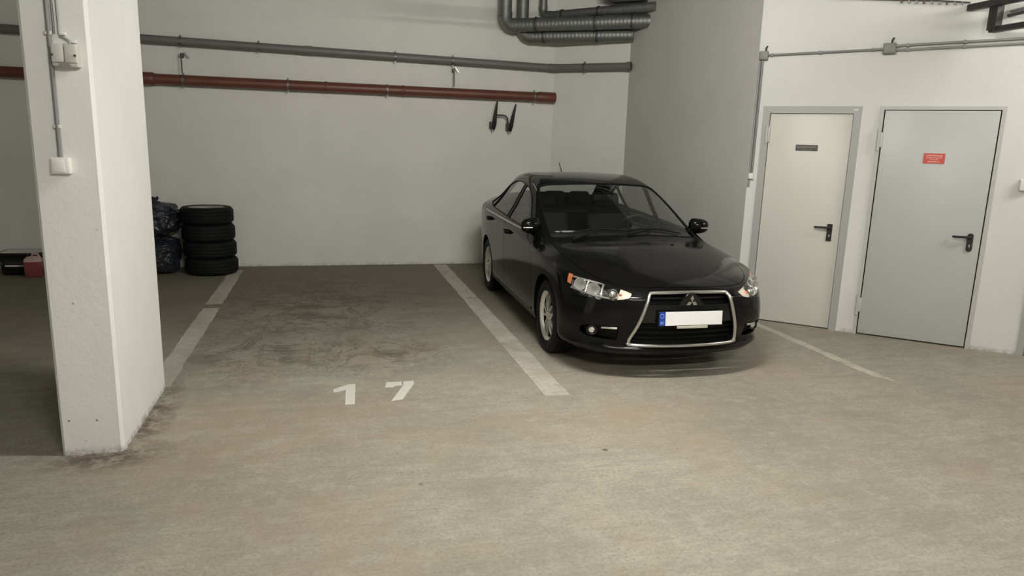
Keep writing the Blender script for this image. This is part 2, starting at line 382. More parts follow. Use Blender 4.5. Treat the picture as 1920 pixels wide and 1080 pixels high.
rp = empty('sewer_pipe', (-2, 10.12, 2.433)); tag(rp, 'red-brown plastic sewer pipe fixed along the back wall', 'pipe')
for a, b_ in ((-8.0, -2.12), (-2.12, .05), (.05, 1.05), (1.05, 3.0)):
    rel(MB().tube([(a, 10.12, 2.433), (b_, 10.12, 2.433)], .066, 22), rp).build('pipe_run', 'pvc_red', rp)
for a, b_, r_ in ((-2.30, -2.08, .080), (.0, .035, .074), (1.02, 1.055, .074)):
    rel(MB().tube([(a, 10.12, 2.433), (a+.015, 10.12, 2.433), (b_-.015, 10.12, 2.433), (b_, 10.12, 2.433)], [r_-.004, r_, r_, r_-.006], 22), rp).build('socket', 'pvc_red', rp)
rel(MB().tube([(2.95, 10.12, 2.433), (2.97, 10.12, 2.433), (3.20, 10.12, 2.433), (3.22, 10.12, 2.433)], [.068, .074, .074, .070], 22), rp).build('end_cap', 'pvc_red', rp)
for x in (-4.9, -1.74, -.47, .82, 2.9):
    c = clamp(rp, (x, 10.12, 2.433), (1, 0, 0), .066, (0, 1, 0), .12); c.data.transform(Matrix.Translation(-rp.location))
for x, lab in ((-1.75, 'small rusty hanger bracket with rod holding the red pipe near the pillar'), (1.74, 'small hanger bracket with rod holding the red pipe above the empty bay')):
    h = empty('pipe_hanger', (x, 10.16, 2.74)); tag(h, lab, 'bracket', 'pipe hangers')
    MB().box((0, .03, 0), (.03, .10, .05), bev=.004).build('wall_bracket', 'steel_dark', h)
    MB().box((.05, .04, -.02), (.02, .02, .09), Matrix.Rotation(R(-35), 4, 'Y')).build('angle_brace', 'steel', h)
    MB().tube([(0, -.04, -.01), (0, -.04, -.222)], .008, 8).build('rod', 'steel_dark', h)

# ------------------------------------------------------------------ ventilation ducts
def duct(name, label, pts, r, bands, endcap=True):
    e = empty(name, pts[0]); tag(e, label, 'duct', 'ventilation ducts in the corner'); o0 = Vector(pts[0])
    P = [Vector(p)-o0 for p in pts]
    a, c_, b_ = P[0], P[1], P[2]
    ua, ub = (a-c_).normalized(), (b_-c_).normalized(); rb = r*1.35
    th = math.acos(max(-1, min(1, ua.dot(ub)))); tl = rb/math.tan(th/2)
    ctr = c_+(ua+ub).normalized()*(rb/math.sin(th/2)); p0, p1 = c_+ua*tl, c_+ub*tl
    e0, e1 = (p0-ctr).normalized(), (p1-ctr).normalized(); ang = math.acos(max(-1, min(1, e0.dot(e1))))
    bend = [ctr+(e0*math.sin(ang*(1-t))+e1*math.sin(ang*t))/math.sin(ang)*rb for t in [i/8 for i in range(9)]]
    MB().tube([a, p0], r, 24).build('riser', 'galv', e)
    MB().tube(bend, r*1.02, 24).build('elbow', 'galv', e)
    # spiral seamed run
    n = int((b_-p1).length/.05); pts_, rs = [], []
    for i in range(n+1):
        t = i/n; pts_ += [p1.lerp(b_, t)-ub*.008, p1.lerp(b_, t), p1.lerp(b_, t)+ub*.008]; rs += [r, r+.0022, r]
    MB().tube(pts_, rs, 24).build('run', 'galv', e)
    n = int((a-p0).length/.05)
    for t in bands:
        q = p1.lerp(b_, t); MB().tube([q-ub*.012, q+ub*.012], r+.012, 24).build('band', 'steel_dark', e)
    MB().tube([p0+ua*.0, p0+ua*.06], r+.007, 24).build('collar', 'galv', e)
    MB().tube([p1, p1+ub*.05], r+.007, 24).build('collar', 'galv', e)
    return e
duct('vent_duct', 'front spiral ventilation duct bending down and running into the grey wall', [(2.42, 10.0, CEIL), (2.42, 10.0, 3.355), (4.155, 9.005, 3.385)], .088, (.17, .60, .86))
duct('vent_duct', 'lower spiral ventilation duct behind the front one near the angled wall', [(2.69, 10.08, CEIL), (2.69, 10.08, 3.235), (4.03, 9.33, 3.245)], .082, (.14, .66))
duct('vent_duct', 'slim upper ventilation duct bending towards the fan box', [(2.985, 10.08, CEIL), (2.985, 10.08, 3.53), (4.085, 8.81, 3.53)], .054, (.15, .5))
fb = empty('fan_box', (3.84, 9.12, 3.735)); tag(fb, 'dark insulated fan box hanging above the ducts in the corner', 'fan box')
MF = frame_mat((0, 0, 0), KD)
MB().box((0, 0, .01), (.46, .30, .24), MF, bev=.012).build('housing', 'insulation', fb)
MB().box((.0, -.1, -.12), (.36, .08, .03), MF, bev=.006).build('mounting_rail', 'steel_dark', fb)
for k in range(2):
    MB().tube([(-.22-.05*k, -.02, .0), (-.29-.05*k, -.02, .0)], .075-.01*k, 18, M=MF).build('coupling', 'black_plastic', fb)

# ------------------------------------------------------------------ bicycle wall rack
rk = empty('wall_rack', (2.45, 10.2, 2.1)); tag(rk, 'black folding wall rack with two prongs under the red pipe', 'wall rack')
for xt, zt, xb, zb in ((2.345, 2.345, 2.315, 1.965), (2.615, 2.315, 2.560, 1.945)):
    y0 = 10.11
    pr = MB(); pr.tube([(xb, y0+.03, zb), (xb+.01, y0, zb+.06), ((xb+xt)/2, y0-.03, (zb+zt)/2), (xt, y0-.07, zt-.01), (xt, y0-.075, zt)], [.030, .034, .026, .013, .008], 10)
    a = pr.build('prong', 'black_plastic', rk); a.data.transform(Matrix.Translation(-rk.location))
    b_ = MB().box((xb-.018, 10.18, zb+.05), (.045, .11, .10), bev=.008).build('hinge_block', 'black_plastic', rk); b_.data.transform(Matrix.Translation(-rk.location))
    b_ = MB().tube([(xb-.01, 10.13, zb), (xb-.01, 10.13, zb-.035)], .011, 10).build('bolt', 'steel', rk); b_.data.transform(Matrix.Translation(-rk.location))
b_ = MB().tube([(2.33, 10.10, 2.155)]+arc((2.45, 10.10, 2.085), (0, 0, 1), (1, 0, 0), .07, R(0), R(70), 7)+[(2.53, 10.12, 2.03)], .012, 10).build('hoop', 'steel_dark', rk)
b_.data.transform(Matrix.Translation(-rk.location))

# ------------------------------------------------------------------ pillar electrics
YC = 4.145
jb = empty('junction_box', (-1.238, YC, 2.123)); tag(jb, 'large beige ridged junction box on the front of the pillar', 'junction box')
MB().box((0, -.03, 0), (.115, .06, .105), bev=.006).build('box_body', 'box_beige', jb)
MB().box((-.028, -.066, .01), (.054, .014, .088), bev=.004).build('lid', 'box_beige', jb)
MB().box((.03, -.066, .01), (.054, .014, .088), bev=.004).build('lid', 'box_beige', jb)
MB().add([(-.03, -.062, -.052), (.03, -.062, -.052), (0, -.062, -.02), (-.03, -.076, -.052), (.03, -.076, -.052), (0, -.07, -.02)], [(0, 1, 2), (3, 5, 4), (0, 2, 5, 3), (1, 4, 5, 2), (0, 3, 4, 1)]).build('cable_wedge', 'box_grey', jb)
for s in (-1, 1): MB().tube([(s*.05, -.072, 0), (s*.05, -.078, 0)], .006, 8).build('screw', 'steel_dark', jb)
sb = empty('switch_box', (-1.31, YC, 1.585)); tag(sb, 'small white square switch box low on the pillar below the conduit', 'switch')
MB().box((0, -.022, 0), (.088, .044, .082), bev=.006).build('box_body', 'box_white', sb)
MB().box((-.006, -.047, 0), (.060, .008, .066), bev=.004).build('rocker', 'box_white', sb)
cdt = empty('conduit', (-1.313, YC, 1.63)); tag(cdt, 'grey electrical conduit running down the pillar to the white switch', 'conduit')
MB().tube([(0, -.014, 0), (.004, -.014, CEIL-1.63)], .011, 12).build('pipe', 'conduit_grey', cdt)
for z in (.15, .60, 1.2): MB().box((-.002, -.012, z), (.034, .022, .018), bev=.003).build('clip', 'box_beige', cdt)
cb = empty('cable', (-1.282, YC, 2.2)); tag(cb, 'two thin grey cables coming down the pillar into the junction box', 'cable')
MB().tube([(-.008, -.01, CEIL-2.2), (-.008, -.01, .03)], .006, 8).build('cable_strand', 'conduit_grey', cb)
MB().tube([(.014, -.012, CEIL-2.2), (.014, -.012, .03), (.022, -.014, .015), (.05, -.02, .003), (.060, -.022, -.005), (.060, -.022, -.03)], .006, 8).build('cable_strand', 'conduit_light', cb)
for x, z in ((.03, .03), (.075, -.005)): MB().box((x, -.012, z), (.03, .02, .014), bev=.003).build('clip', 'box_white', cb)

# ------------------------------------------------------------------ tyre stack, bags, tub, canister
def tyre_profile(Ro, Ri, wd):
    h = wd/2; t = []
    prof = [(Ri, -h*.72), (Ri+.012, -h*.86), (Ri+(Ro-Ri)*.35, -h*.99), (Ri+(Ro-Ri)*.7, -h*.97), (Ro-.018, -h*.84), (Ro-.004, -h*.66)]
    for g in (-.42, 0, .42):
        prof += [(Ro, h*g-.014), (Ro, h*g-.006), (Ro-.007, h*g-.005), (Ro-.007, h*g+.005), (Ro, h*g+.006), (Ro, h*g+.014)]
    prof += [(Ro-.004, h*.66), (Ro-.018, h*.84), (Ri+(Ro-Ri)*.7, h*.97), (Ri+(Ro-Ri)*.35, h*.99), (Ri+.012, h*.86), (Ri, h*.72)]
    prof += [(Ri+.006, h*.60), (Ro-.03, h*.5), (Ro-.03, -h*.5), (Ri+.006, -h*.60)]
    return prof
TX, TY = -1.485, 9.80
tm = None; names = ['bottom', 'second from bottom', 'third from bottom', 'topmost']
for k in range(4):
    e = empty('stacked_wheel', (TX+[-.0, -.012, -.02, -.032][3-k]*-1-.02, TY+[0, .01, -.005, .005][k], .001+k*.216), random.random()*3)
    tag(e, f'black car tyre, {names[k]} of the stack beside the blue bags', 'tyre', 'stacked tyres by the back wall')
    Mz = Matrix.Translation((0, 0, .108))
    if k == 0:
        to = MB().lathe(tyre_profile(.322, .205, .214), 40, Mz, True).build('tread_and_sidewall', 'rubber', e, fix=True); tm = to.data
        ro = MB().lathe([(.203, -.085), (.214, -.098), (.204, -.06), (.185, -.05), (.175, 0), (.185, .05), (.204, .06), (.214, .098), (.203, .085), (.188, .055), (.172, 0), (.188, -.055)], 32, Mz, True).build('rim', 'rim_steel', e); rm = ro.data
        rdm = MB().lathe([(.03, .0), (.07, .01), (.12, -.01), (.168, .0), (.168, -.008), (.12, -.018), (.07, 0.0), (.03, -.01)], 24, Mz, True).build('rim_disc', 'rim_steel', e).data
    else:
        for nm, me in (('tread_and_sidewall', tm), ('rim', rm), ('rim_disc', rdm)):
            q = bpy.data.objects.new(nm, me); COL.objects.link(q); q.parent = e

def bag(label, c, rx, ry, h, seed, knot):
    rnd = random.Random(seed)
    bm = bmesh.new(); bmesh.ops.create_icosphere(bm, subdivisions=6, radius=1)
    from mathutils import noise as mn
    off = Vector((seed*3.1, seed*1.7, seed))
    for v in bm.verts:
        p = v.co.copy(); k = 5.0
        sq = (abs(p.x)**k+abs(p.y)**k+abs(p.z)**k)**(-1/k)
        p = p*(.35+.65*sq)/1.12
        q = p*1.3+off
        fold = 0; amp = .34; fr = .9
        for _ in range(5):
            w_ = q*fr; w_ = w_+Vector((mn.noise(w_*.7+off), mn.noise(w_*.7-off), mn.noise(w_*.6)))*.9
            fold += (1-abs(mn.noise(w_))*2)**2*amp; amp *= .55; fr *= 2.0
        p = p*(.93+fold*.36)
        z = min(1.0, max(-.97, p.z))
        v.co = Vector((max(-1.1, min(1.02, p.x))*rx, max(-1.05, min(1.05, p.y))*ry, (z+.97)/1.97*h))
    bm.verts.index_update()
    e = empty('plastic_bag', c); tag(e, label, 'bag', 'blue plastic bags beside the pillar')
    mb = MB(); mb.add([v.co[:] for v in bm.verts], [[v.index for v in f.verts] for f in bm.faces], True); bm.free()
    mb.build('bag_film', 'bag_blue', e)
    if knot:
        kb = MB(); n = 18; vs_ = []; fs = []
        for i, (rr, zz) in enumerate(((.05, h-.06), (.03, h-.0), (.055, h+.05))):
            for j in range(n):
                a = 2*math.pi*j/n; r_ = rr*(1+.35*math.cos(a*5+seed)); vs_.append((r_*math.cos(a)+.06, r_*math.sin(a), zz+.012*math.sin(a*3)))
        for i in range(2):
            for j in range(n): fs.append([i*n+j, i*n+(j+1) % n, (i+1)*n+(j+1) % n, (i+1)*n+j])
        kb.add(vs_, fs, True); kb.build('tied_neck', 'bag_blue', e)
    return e
bag('lower crumpled dark blue plastic bag on the floor behind the pillar', (-2.20, 9.84, 0), .36, .33, .49, 3, False)
bag('upper crumpled dark blue plastic bag lying on the other one behind the pillar', (-2.19, 9.85, .493), .36, .32, .43, 8, True)

tb = empty('storage_tub', (-3.68, 9.98, 0)); tag(tb, 'low black tub with pale inside and white stripe standing left of the pillar', 'tub')
def rrect(hx, hy, r, n=5):
    out = []
    for sx, sy, a0 in ((1, 1, 0), (-1, 1, 90), (-1, -1, 180), (1, -1, 270)):
        for i in range(n+1):
            a = R(a0+90*i/n); out.append((sx*(hx-r)+r*math.cos(a), sy*(hy-r)+r*math.sin(a)))
    return out
def rr_loft(levels, n=5):
    vs_, fs = [], []; m = 4*(n+1)
    for hx, hy, r, z in levels: vs_ += [(x, y, z) for x, y in rrect(hx, hy, r, n)]
    for i in range(len(levels)-1):
        for j in range(m): fs.append([i*m+j, i*m+(j+1) % m, (i+1)*m+(j+1) % m, (i+1)*m+j])
    return vs_, fs, m
v_, f_, m_ = rr_loft([(.21, .15, .06, 0), (.225, .165, .07, .11), (.235, .175, .07, .13), (.225, .165, .07, .14), (.24, .18, .08, .24), (.255, .195, .09, .25), (.255, .195, .09, .275), (.225, .165, .08, .275)])
MB().add(v_, f_+[list(range(m_))[::-1]], True).build('outer_shell', 'black_plastic', tb)
v_, f_, m_ = rr_loft([(.225, .165, .08, .275), (.205, .145, .06, .20)])
MB().add(v_, f_+[[m_+i for i in range(m_)]], True).build('inner_tray', 'tub_pale', tb)
MB().box((-.02, -.176, .118), (.26, .012, .018), bev=.003).build('white_stripe', 'box_white', tb)
cn = empty('jerrycan', (-3.50, 9.74, 0), R(8)); tag(cn, 'small pinkish red plastic jerrycan in front of the black tub', 'canister')
v_, f_, m_ = rr_loft([(.085, .055, .02, 0), (.095, .065, .025, .012), (.095, .065, .025, .185)])
MB().add(v_, f_+[list(range(m_))[::-1]], True).build('body', 'can_red', cn)
v_, f_, m_ = rr_loft([(.095, .065, .025, .185), (.092, .062, .025, .215), (.06, .045, .02, .245), (.04, .03, .015, .25)])
MB().add(v_, f_+[[(len(v_)-m_)+i for i in range(m_)]], True).build('shoulder', 'can_pale', cn)
MB().tube([(-.05, 0, .24), (-.05, 0, .275)], .022, 14).build('cap', 'black_plastic', cn)
MB().tube([(-.01, 0, .245), (.0, 0, .275), (.05, 0, .275), (.075, 0, .235)], .011, 10).build('handle', 'can_pale', cn)

# ------------------------------------------------------------------ doors
def lever(parent, s, z, rounded):
    pts = []
    hw, hh = .024, .085
    if rounded:
        pts = [(hw*math.cos(a), (hh-hw)+hw*math.sin(a)) for a in [math.pi*i/8 for i in range(9)]]+[(hw*math.cos(a), -(hh-hw)+hw*math.sin(a)) for a in [math.pi+math.pi*i/8 for i in range(9)]]
    else: pts = [(-hw, -hh), (hw, -hh), (hw, hh), (-hw, hh)]
    M = MD @ Matrix(((1, 0, 0, s), (0, 0, 1, YL), (0, 1, 0, z), (0, 0, 0, 1)))   # local xy -> wall plane, z -> into wall
    pb = MB(); pb.prism(pts, -.012, 0, M); h = pb.build('handle_plate', 'black_plastic', parent)
    mb = MB(); y = YL
    mb.tube([Vector((s, y-.008, z+.052)), Vector((s, y-.05, z+.052))], .011, 12, M=MD)
    mb.tube([Vector((s+.004, y-.05, z+.052)), Vector((s-.02, y-.054, z+.052)), Vector((s-.125, y-.054, z+.050)), Vector((s-.135, y-.050, z+.050)), Vector((s-.137, y-.02, z+.049))], [.011, .0115, .0105, .010, .009], 12, M=MD)
    mb.build('lever', 'black_plastic', h)
    MB().box((s, YL-.014, z-.035), (.011, .006, .028), MD, bev=.002).build('key_cylinder', 'steel', h)
    return h
def frame3(mb, a, b_, h, wd, y0, y1, M=MD):
    yc, dy = (y0+y1)/2, (y1-y0)
    mb.box((a+wd/2, yc, h/2), (wd, dy, h), M); mb.box((b_-wd/2, yc, h/2), (wd, dy, h), M); mb.box(((a+b_)/2, yc, h-wd/2), (b_-a-2*wd, dy, wd), M)
# door 1: cream leaf set back in a broad grey frame
a, b_, h = DOORS[0]
d1 = empty('door_1', MD @ Vector((a, 0, 0))); tag(d1, 'cream steel door with small dark sign nearest the car', None, kind='structure')
d1m = Matrix.Translation(d1.location).inverted()
def put(o, e): o.data.transform(Matrix.Translation(-e.location)); o.parent = e; return o
fb_ = MB(); frame3(fb_, a, b_, h, .068, -.008, .20); put(fb_.build('door_frame', 'frame_grey'), d1)
put(MB().box(((a+b_)/2, .045, (h-.068)/2+.004), (b_-a-.136-.008, .05, h-.068-.012), MD, bev=.003).build('door_leaf', 'door_cream'), d1)
put(MB().box(((a+b_)/2, .12, (h-.068)/2), (b_-a-.13, .04, h-.068), MD).build('rebate', 'gap_black'), d1)
YL = .02
hnd = lever(None, -.095, .985, False)
for q in [hnd]+list(hnd.children): q.data.transform(Matrix.Translation(-d1.location))
hnd.parent = d1
for z in (1.93, .28):
    hp = MB(); hp.tube([(a+.052, -.012, z-.09), (a+.052, -.012, z+.09)], .013, 10, M=MD); hp.box((a+.066, .004, z), (.035, .02, .15), MD, bev=.002)
    put(hp.build('hinge', 'frame_light'), d1)
put(MB().box((b_-.055, -.010, h-.034), (.038, .003, .014), MD).build('frame_sticker', 'box_white'), d1)
# door 2: grey leaf overlapping a narrow frame
a, b_, h = DOORS[1]
d2 = empty('door_2', MD @ Vector((a, 0, 0))); tag(d2, 'grey steel door with a red sign beside the cream door', None, kind='structure')
fb_ = MB(); frame3(fb_, a, b_, h, .032, -.018, .20); put(fb_.build('door_frame', 'frame_light'), d2)
put(MB().box(((a+b_)/2, .03, h/2), (b_-a-.06, .02, h-.03), MD).build('rebate', 'gap_black'), d2)
put(MB().box(((a+b_)/2, .005, (h-.032)/2+.003), (b_-a-.064-.020, .045, h-.032-.022), MD, bev=.003).build('door_leaf', 'door_grey'), d2)
YL = -.018
hnd = lever(None, 1.094, .995, True)
for q in [hnd]+list(hnd.children): q.data.transform(Matrix.Translation(-d2.location))
hnd.parent = d2
for z in (1.90, .30):
    hp = MB(); hp.tube([(a+.012, -.032, z-.10), (a+.012, -.032, z+.10)], .014, 10, M=MD); hp.box((a+.03, -.022, z), (.04, .012, .14), MD, bev=.002)
    put(hp.build('hinge', 'frame_light'), d2)
# door 3: mostly out of view
a, b_, h = DOORS[2]
d3 = empty('door_3', MD @ Vector((a, 0, 0))); tag(d3, 'grey steel door frame at the right edge of the picture', None, kind='structure')
fb_ = MB(); frame3(fb_, a, b_, h, .05, -.018, .20); put(fb_.build('door_frame', 'frame_grey'), d3)
put(MB().box(((a+b_)/2, .03, (h-.05)/2+.003), (b_-a-.11, .045, h-.06), MD, bev=.003).build('door_leaf', 'door_grey'), d3)
put(MB().box(((a+b_)/2, .10, h/2), (b_-a-.06, .02, h-.03), MD).build('rebate', 'gap_black'), d3)
# signs
def strokes(rows, M, y, material, parent):
    k = 0
    for z, x0, x1, hgt in rows:
        x = x0
        mb = MB()
        while x < x1-.004:
            wd = min(random.uniform(.007, .014), x1-x)
            mb.box((x+wd/2, y, z+random.uniform(-.1, .1)*hgt), (wd*.75, .0012, hgt*random.uniform(.65, 1)), M); x += wd
        mb.build('lettering', material, parent)
sg = empty('door_sign', MD @ Vector((-.392, .02, 1.808))); tag(sg, 'small dark grey name plate with blurred lettering on the cream door', 'sign')
M_ = Matrix.Translation(-sg.location) @ MD @ Matrix.Translation((-.392, .02, 1.808))
MB().box((0, -.003, 0), (.205, .006, .058), M_, bev=.001, seg=1).build('plate', 'sign_dark', sg)
strokes([(.006, -.09, .085, .024), (-.018, -.05, .06, .010)], M_, -.0068, 'sign_mark', sg)
sg = empty('door_sign', MD @ Vector((.716, -.018, 1.742))); tag(sg, 'red notice with pale lines of text on the grey door', 'sign')
M_ = Matrix.Translation(-sg.location) @ MD @ Matrix.Translation((.716, -.018, 1.742))
MB().box((0, -.002, 0), (.172, .004, .092), M_, bev=.001, seg=1).build('plate', 'sign_red', sg)
strokes([(.026, -.068, .068, .014), (.006, -.066, .064, .009), (-.010, -.035, .035, .007), (-.030, -.05, .055, .009)], M_, -.0046, 'sign_pale', sg)

# ------------------------------------------------------------------ door wall electrics
def wallbox(name, label, s, z, wx, wz, dp, material, cat, knob=True):
    e = empty(name, MD @ Vector((s, 0, z))); M_ = Matrix.Translation(-e.location) @ MD @ Matrix.Translation((s, 0, z))
    tag(e, label, cat)
    MB().box((0, -dp/2, 0), (wx, dp, wz), M_, bev=.005).build('box_body', material, e)
    MB().box((0, -dp-.003, 0), (wx*.9, .008, wz*.9), M_, bev=.003).build('lid', material, e)
    if knob:
        MB().tube([(.015, -.02, wz/2), (.015, -.02, wz/2+.028), (.028, -.02, wz/2+.05)], .008, 8, M=M_).build('cable_gland', 'black_plastic', e)
    return e
wallbox('junction_box', 'small grey junction box in the corner above the cream door', -.878, 2.695, .085, .085, .05, 'box_grey', 'junction box')
wallbox('junction_box', 'grey junction box in the conduit run above the gap between both doors', .234, 2.725, .105, .095, .055, 'box_grey', 'junction box')
wallbox('light_switch', 'small white switch at the end of the conduit left of the cream door', -.892, 1.507, .05, .062, .04, 'box_white', 'switch', False)
wallbox('light_switch', 'white switch box at the right picture edge beside the grey door', 1.437, 1.535, .085, .10, .05, 'box_white', 'switch', False)
def conduit(label, pts, r, clips, material='conduit_grey'):
    e = empty('conduit', MD @ Vector(pts[0])); tag(e, label, 'conduit')
    M_ = Matrix.Translation(-e.location) @ MD
    MB().tube(pts, r, 12, M=M_).build('pipe', material, e)
    for p in clips: MB().box(p, (.02, .03, .034), M_, bev=.004).build('clip', material, e)
conduit('grey conduit between the two junction boxes above the cream door', [(-.835, -.022, 2.700), (.18, -.022, 2.722)], .011, [(-.80, -.018, 2.70), (-.36, -.018, 2.71), (.1, -.018, 2.72)])
conduit('upper of two parallel conduits running right above the grey door', [(.286, -.022, 2.745), (.36, -.022, 2.752), (3.6, -.022, 2.84)], .011, [(.38, -.018, 2.753), (.825, -.018, 2.765), (1.6, -.018, 2.785)], 'conduit_light')
conduit('lower of two parallel conduits running right above the grey door', [(.286, -.022, 2.712), (.36, -.022, 2.712), (3.6, -.022, 2.80)], .011, [(.38, -.018, 2.713), (.825, -.018, 2.725), (1.6, -.018, 2.745)], 'conduit_light')
conduit('vertical conduit from the corner junction box down to the small switch', [(-.885, -.020, 2.65), (-.889, -.020, 1.54)], .011, [(-.887, -.016, 2.2)])
conduit('pale flat cable duct in the corner left of the cream door', [(-.912, -.012, 2.64), (-.912, -.012, 1.40)], .012, [], 'conduit_light')
# cable tray support high on the right
P0 = MD @ Vector((.82, 0, 3.05))
tr = empty('cable_tray', P0); tag(tr, 'black steel cable tray support hanging from above at the top right', 'cable tray')
MB().box((0, -.95, .0), (.06, 1.9, .055), bev=.004).build('top_rail', 'tray_black', tr)
MB().box((.02, -.26, -.11), (.07, .085, .22), bev=.004).build('drop_post', 'tray_black', tr)
MB().box((.03, -.98, -.215), (.07, 1.5, .045), bev=.004).build('bottom_rail', 'tray_black', tr)
for y in (-.6, -1.6): MB().box((.0, y, .42), (.03, .04, .80)).build('hanger', 'tray_black', tr)
for k, (x, z, c_) in enumerate(((.07, -.05, 'conduit_light'), (.10, -.075, 'conduit_grey'), (.05, -.085, 'insulation'))):
    MB().tube([(x+.25, -.05, z+.02), (x+.12, -.3, z), (x, -.8, z-.01), (x-.02, -1.9, z)], .014, 8).build('cable', c_, tr)
wr = empty('cable', MD @ Vector((.0, 0, 3.15))); tag(wr, 'thin dark cable with small clips running along the top of the door wall', 'cable')
M_ = Matrix.Translation(-wr.location) @ MD
MB().tube([(-.5, -.03, 3.22), (.25, -.03, 3.15), (.55, -.03, 3.125), (.82, -.03, 3.09)], .007, 8, M=M_).build('cable_strand', 'steel_dark', wr)
for k in range(9):
    s = .28+k*.06; MB().box((s, -.025, 3.145-(s-.25)*.10-.008), (.014, .03, .02), M_).build('clip', 'pvc_red' if k % 3 == 0 else 'conduit_light', wr)
# ================================================================== THE CAR
mat('paint', (.0042, .0041, .0038), .12, spec=.21)
mat('trim_black', (.005, .005, .005), .65, spec=.2)
mat('trim_gloss', (.006, .006, .006), .15)
mat('chrome', (.78, .77, .74), .14, metal=1)
mat('chrome_satin', (.70, .69, .66), .3, metal=1)
mat('alloy', (.80, .78, .73), .32, metal=.8)
mat('lamp_reflector', (.92, .92, .90), .1, metal=.85, bump=.6, bscale=45)
def facets():
    m, nt, N, L, b = nodes('lamp_facets'); b.inputs['Metallic'].default_value = .55; b.inputs['Roughness'].default_value = .12
    tc = N.new('ShaderNodeTexCoord'); vo = N.new('ShaderNodeTexVoronoi'); vo.inputs['Scale'].default_value = 38; L.new(tc.outputs['Object'], vo.inputs['Vector'])
    L.new(ramp(N, L, vo.outputs['Color'], [(.25, .03), (.7, .95)]), b.inputs['Base Color'])
    bp = N.new('ShaderNodeBump'); bp.inputs['Strength'].default_value = .9; bp.inputs['Distance'].default_value = .02
    L.new(vo.outputs['Distance'], bp.inputs['Height']); L.new(bp.outputs[0], b.inputs['Normal']); MT['lamp_facets'] = m
facets()
mat('amber', (.62, .20, .08), .3)
mat('amber_pale', (.80, .68, .56), .3)
mat('plate_white', (.9, .9, .88), .35)
mat('plate_blue', (.012, .055, .36), .35)
mat('plate_mark', (.30, .42, .75), .4)
mat('holder_pale', (.50, .49, .40), .5)
mat('seat_fabric', (.020, .020, .0205), .9, spec=.2)
mat('dash', (.014, .014, .014), .6)
mat('tail_red', (.35, .01, .012), .2)
mat('card_white', (.6, .6, .58), .6)
glass('glass_screen', (.76, .78, .76)); glass('glass_side', (.80, .82, .80)); glass('glass_lamp', (.95, .95, .95))
CAR = empty('car', (2.658, 5.652, 0), R(-1.6))
tag(CAR, 'black four-door sedan with chrome grille frame parked beside the doors', 'car')
# body surface: points the skin passes through, half the car (x >= 0); y runs backwards from the front axle
TOP = [
 [(0,-.895,.715), (.30,-.875,.715), (.53,-.79,.712), (.69,-.65,.722), (.795,-.46,.745)],
 [(0,-.72,.790), (.30,-.71,.788), (.55,-.64,.776), (.715,-.51,.770), (.832,-.33,.778)],
 [(0,-.40,.862), (.31,-.40,.858), (.575,-.35,.838), (.74,-.26,.815), (.855,-.13,.80)],
 [(0,-.04,.920), (.33,-.03,.913), (.63,.01,.890), (.77,.06,.860), (.870,.12,.834)],
 [(0,.22,.958), (.36,.25,.949), (.715,.335,.922), (.805,.37,.893), (.877,.40,.862)],
 [(0,.52,1.100), (.39,.55,1.085), (.718,.66,1.034), (.815,.70,.957), (.879,.72,.890)],
 [(0,.90,1.268), (.40,.93,1.250), (.690,1.01,1.196), (.795,1.04,1.05), (.880,1.05,.912)],
 [(0,1.29,1.402), (.40,1.31,1.388), (.645,1.36,1.338), (.770,1.38,1.125), (.880,1.38,.930)],
 [(0,1.62,1.458), (.40,1.62,1.446), (.622,1.64,1.398), (.755,1.65,1.175), (.880,1.65,.945)],
 [(0,1.95,1.475), (.40,1.95,1.463), (.612,1.95,1.416), (.746,1.95,1.195), (.880,1.95,.960)],
 [(0,2.32,1.455), (.39,2.32,1.443), (.595,2.32,1.397), (.735,2.30,1.190), (.879,2.28,.978)],
 [(0,2.62,1.398), (.365,2.61,1.385), (.565,2.58,1.340), (.718,2.55,1.175), (.875,2.55,.992)],
 [(0,2.88,1.29), (.36,2.86,1.28), (.54,2.81,1.25), (.695,2.78,1.145), (.866,2.80,1.004)],
 [(0,3.13,1.155), (.36,3.11,1.148), (.56,3.06,1.135), (.71,3.01,1.09), (.850,3.02,1.008)],
 [(0,3.32,1.120), (.36,3.31,1.118), (.57,3.27,1.105), (.71,3.21,1.072), (.828,3.20,1.002)],
 [(0,3.50,1.098), (.34,3.49,1.094), (.55,3.44,1.082), (.68,3.38,1.058), (.79,3.31,1.00)],
]
NS, NJ = len(TOP), 5
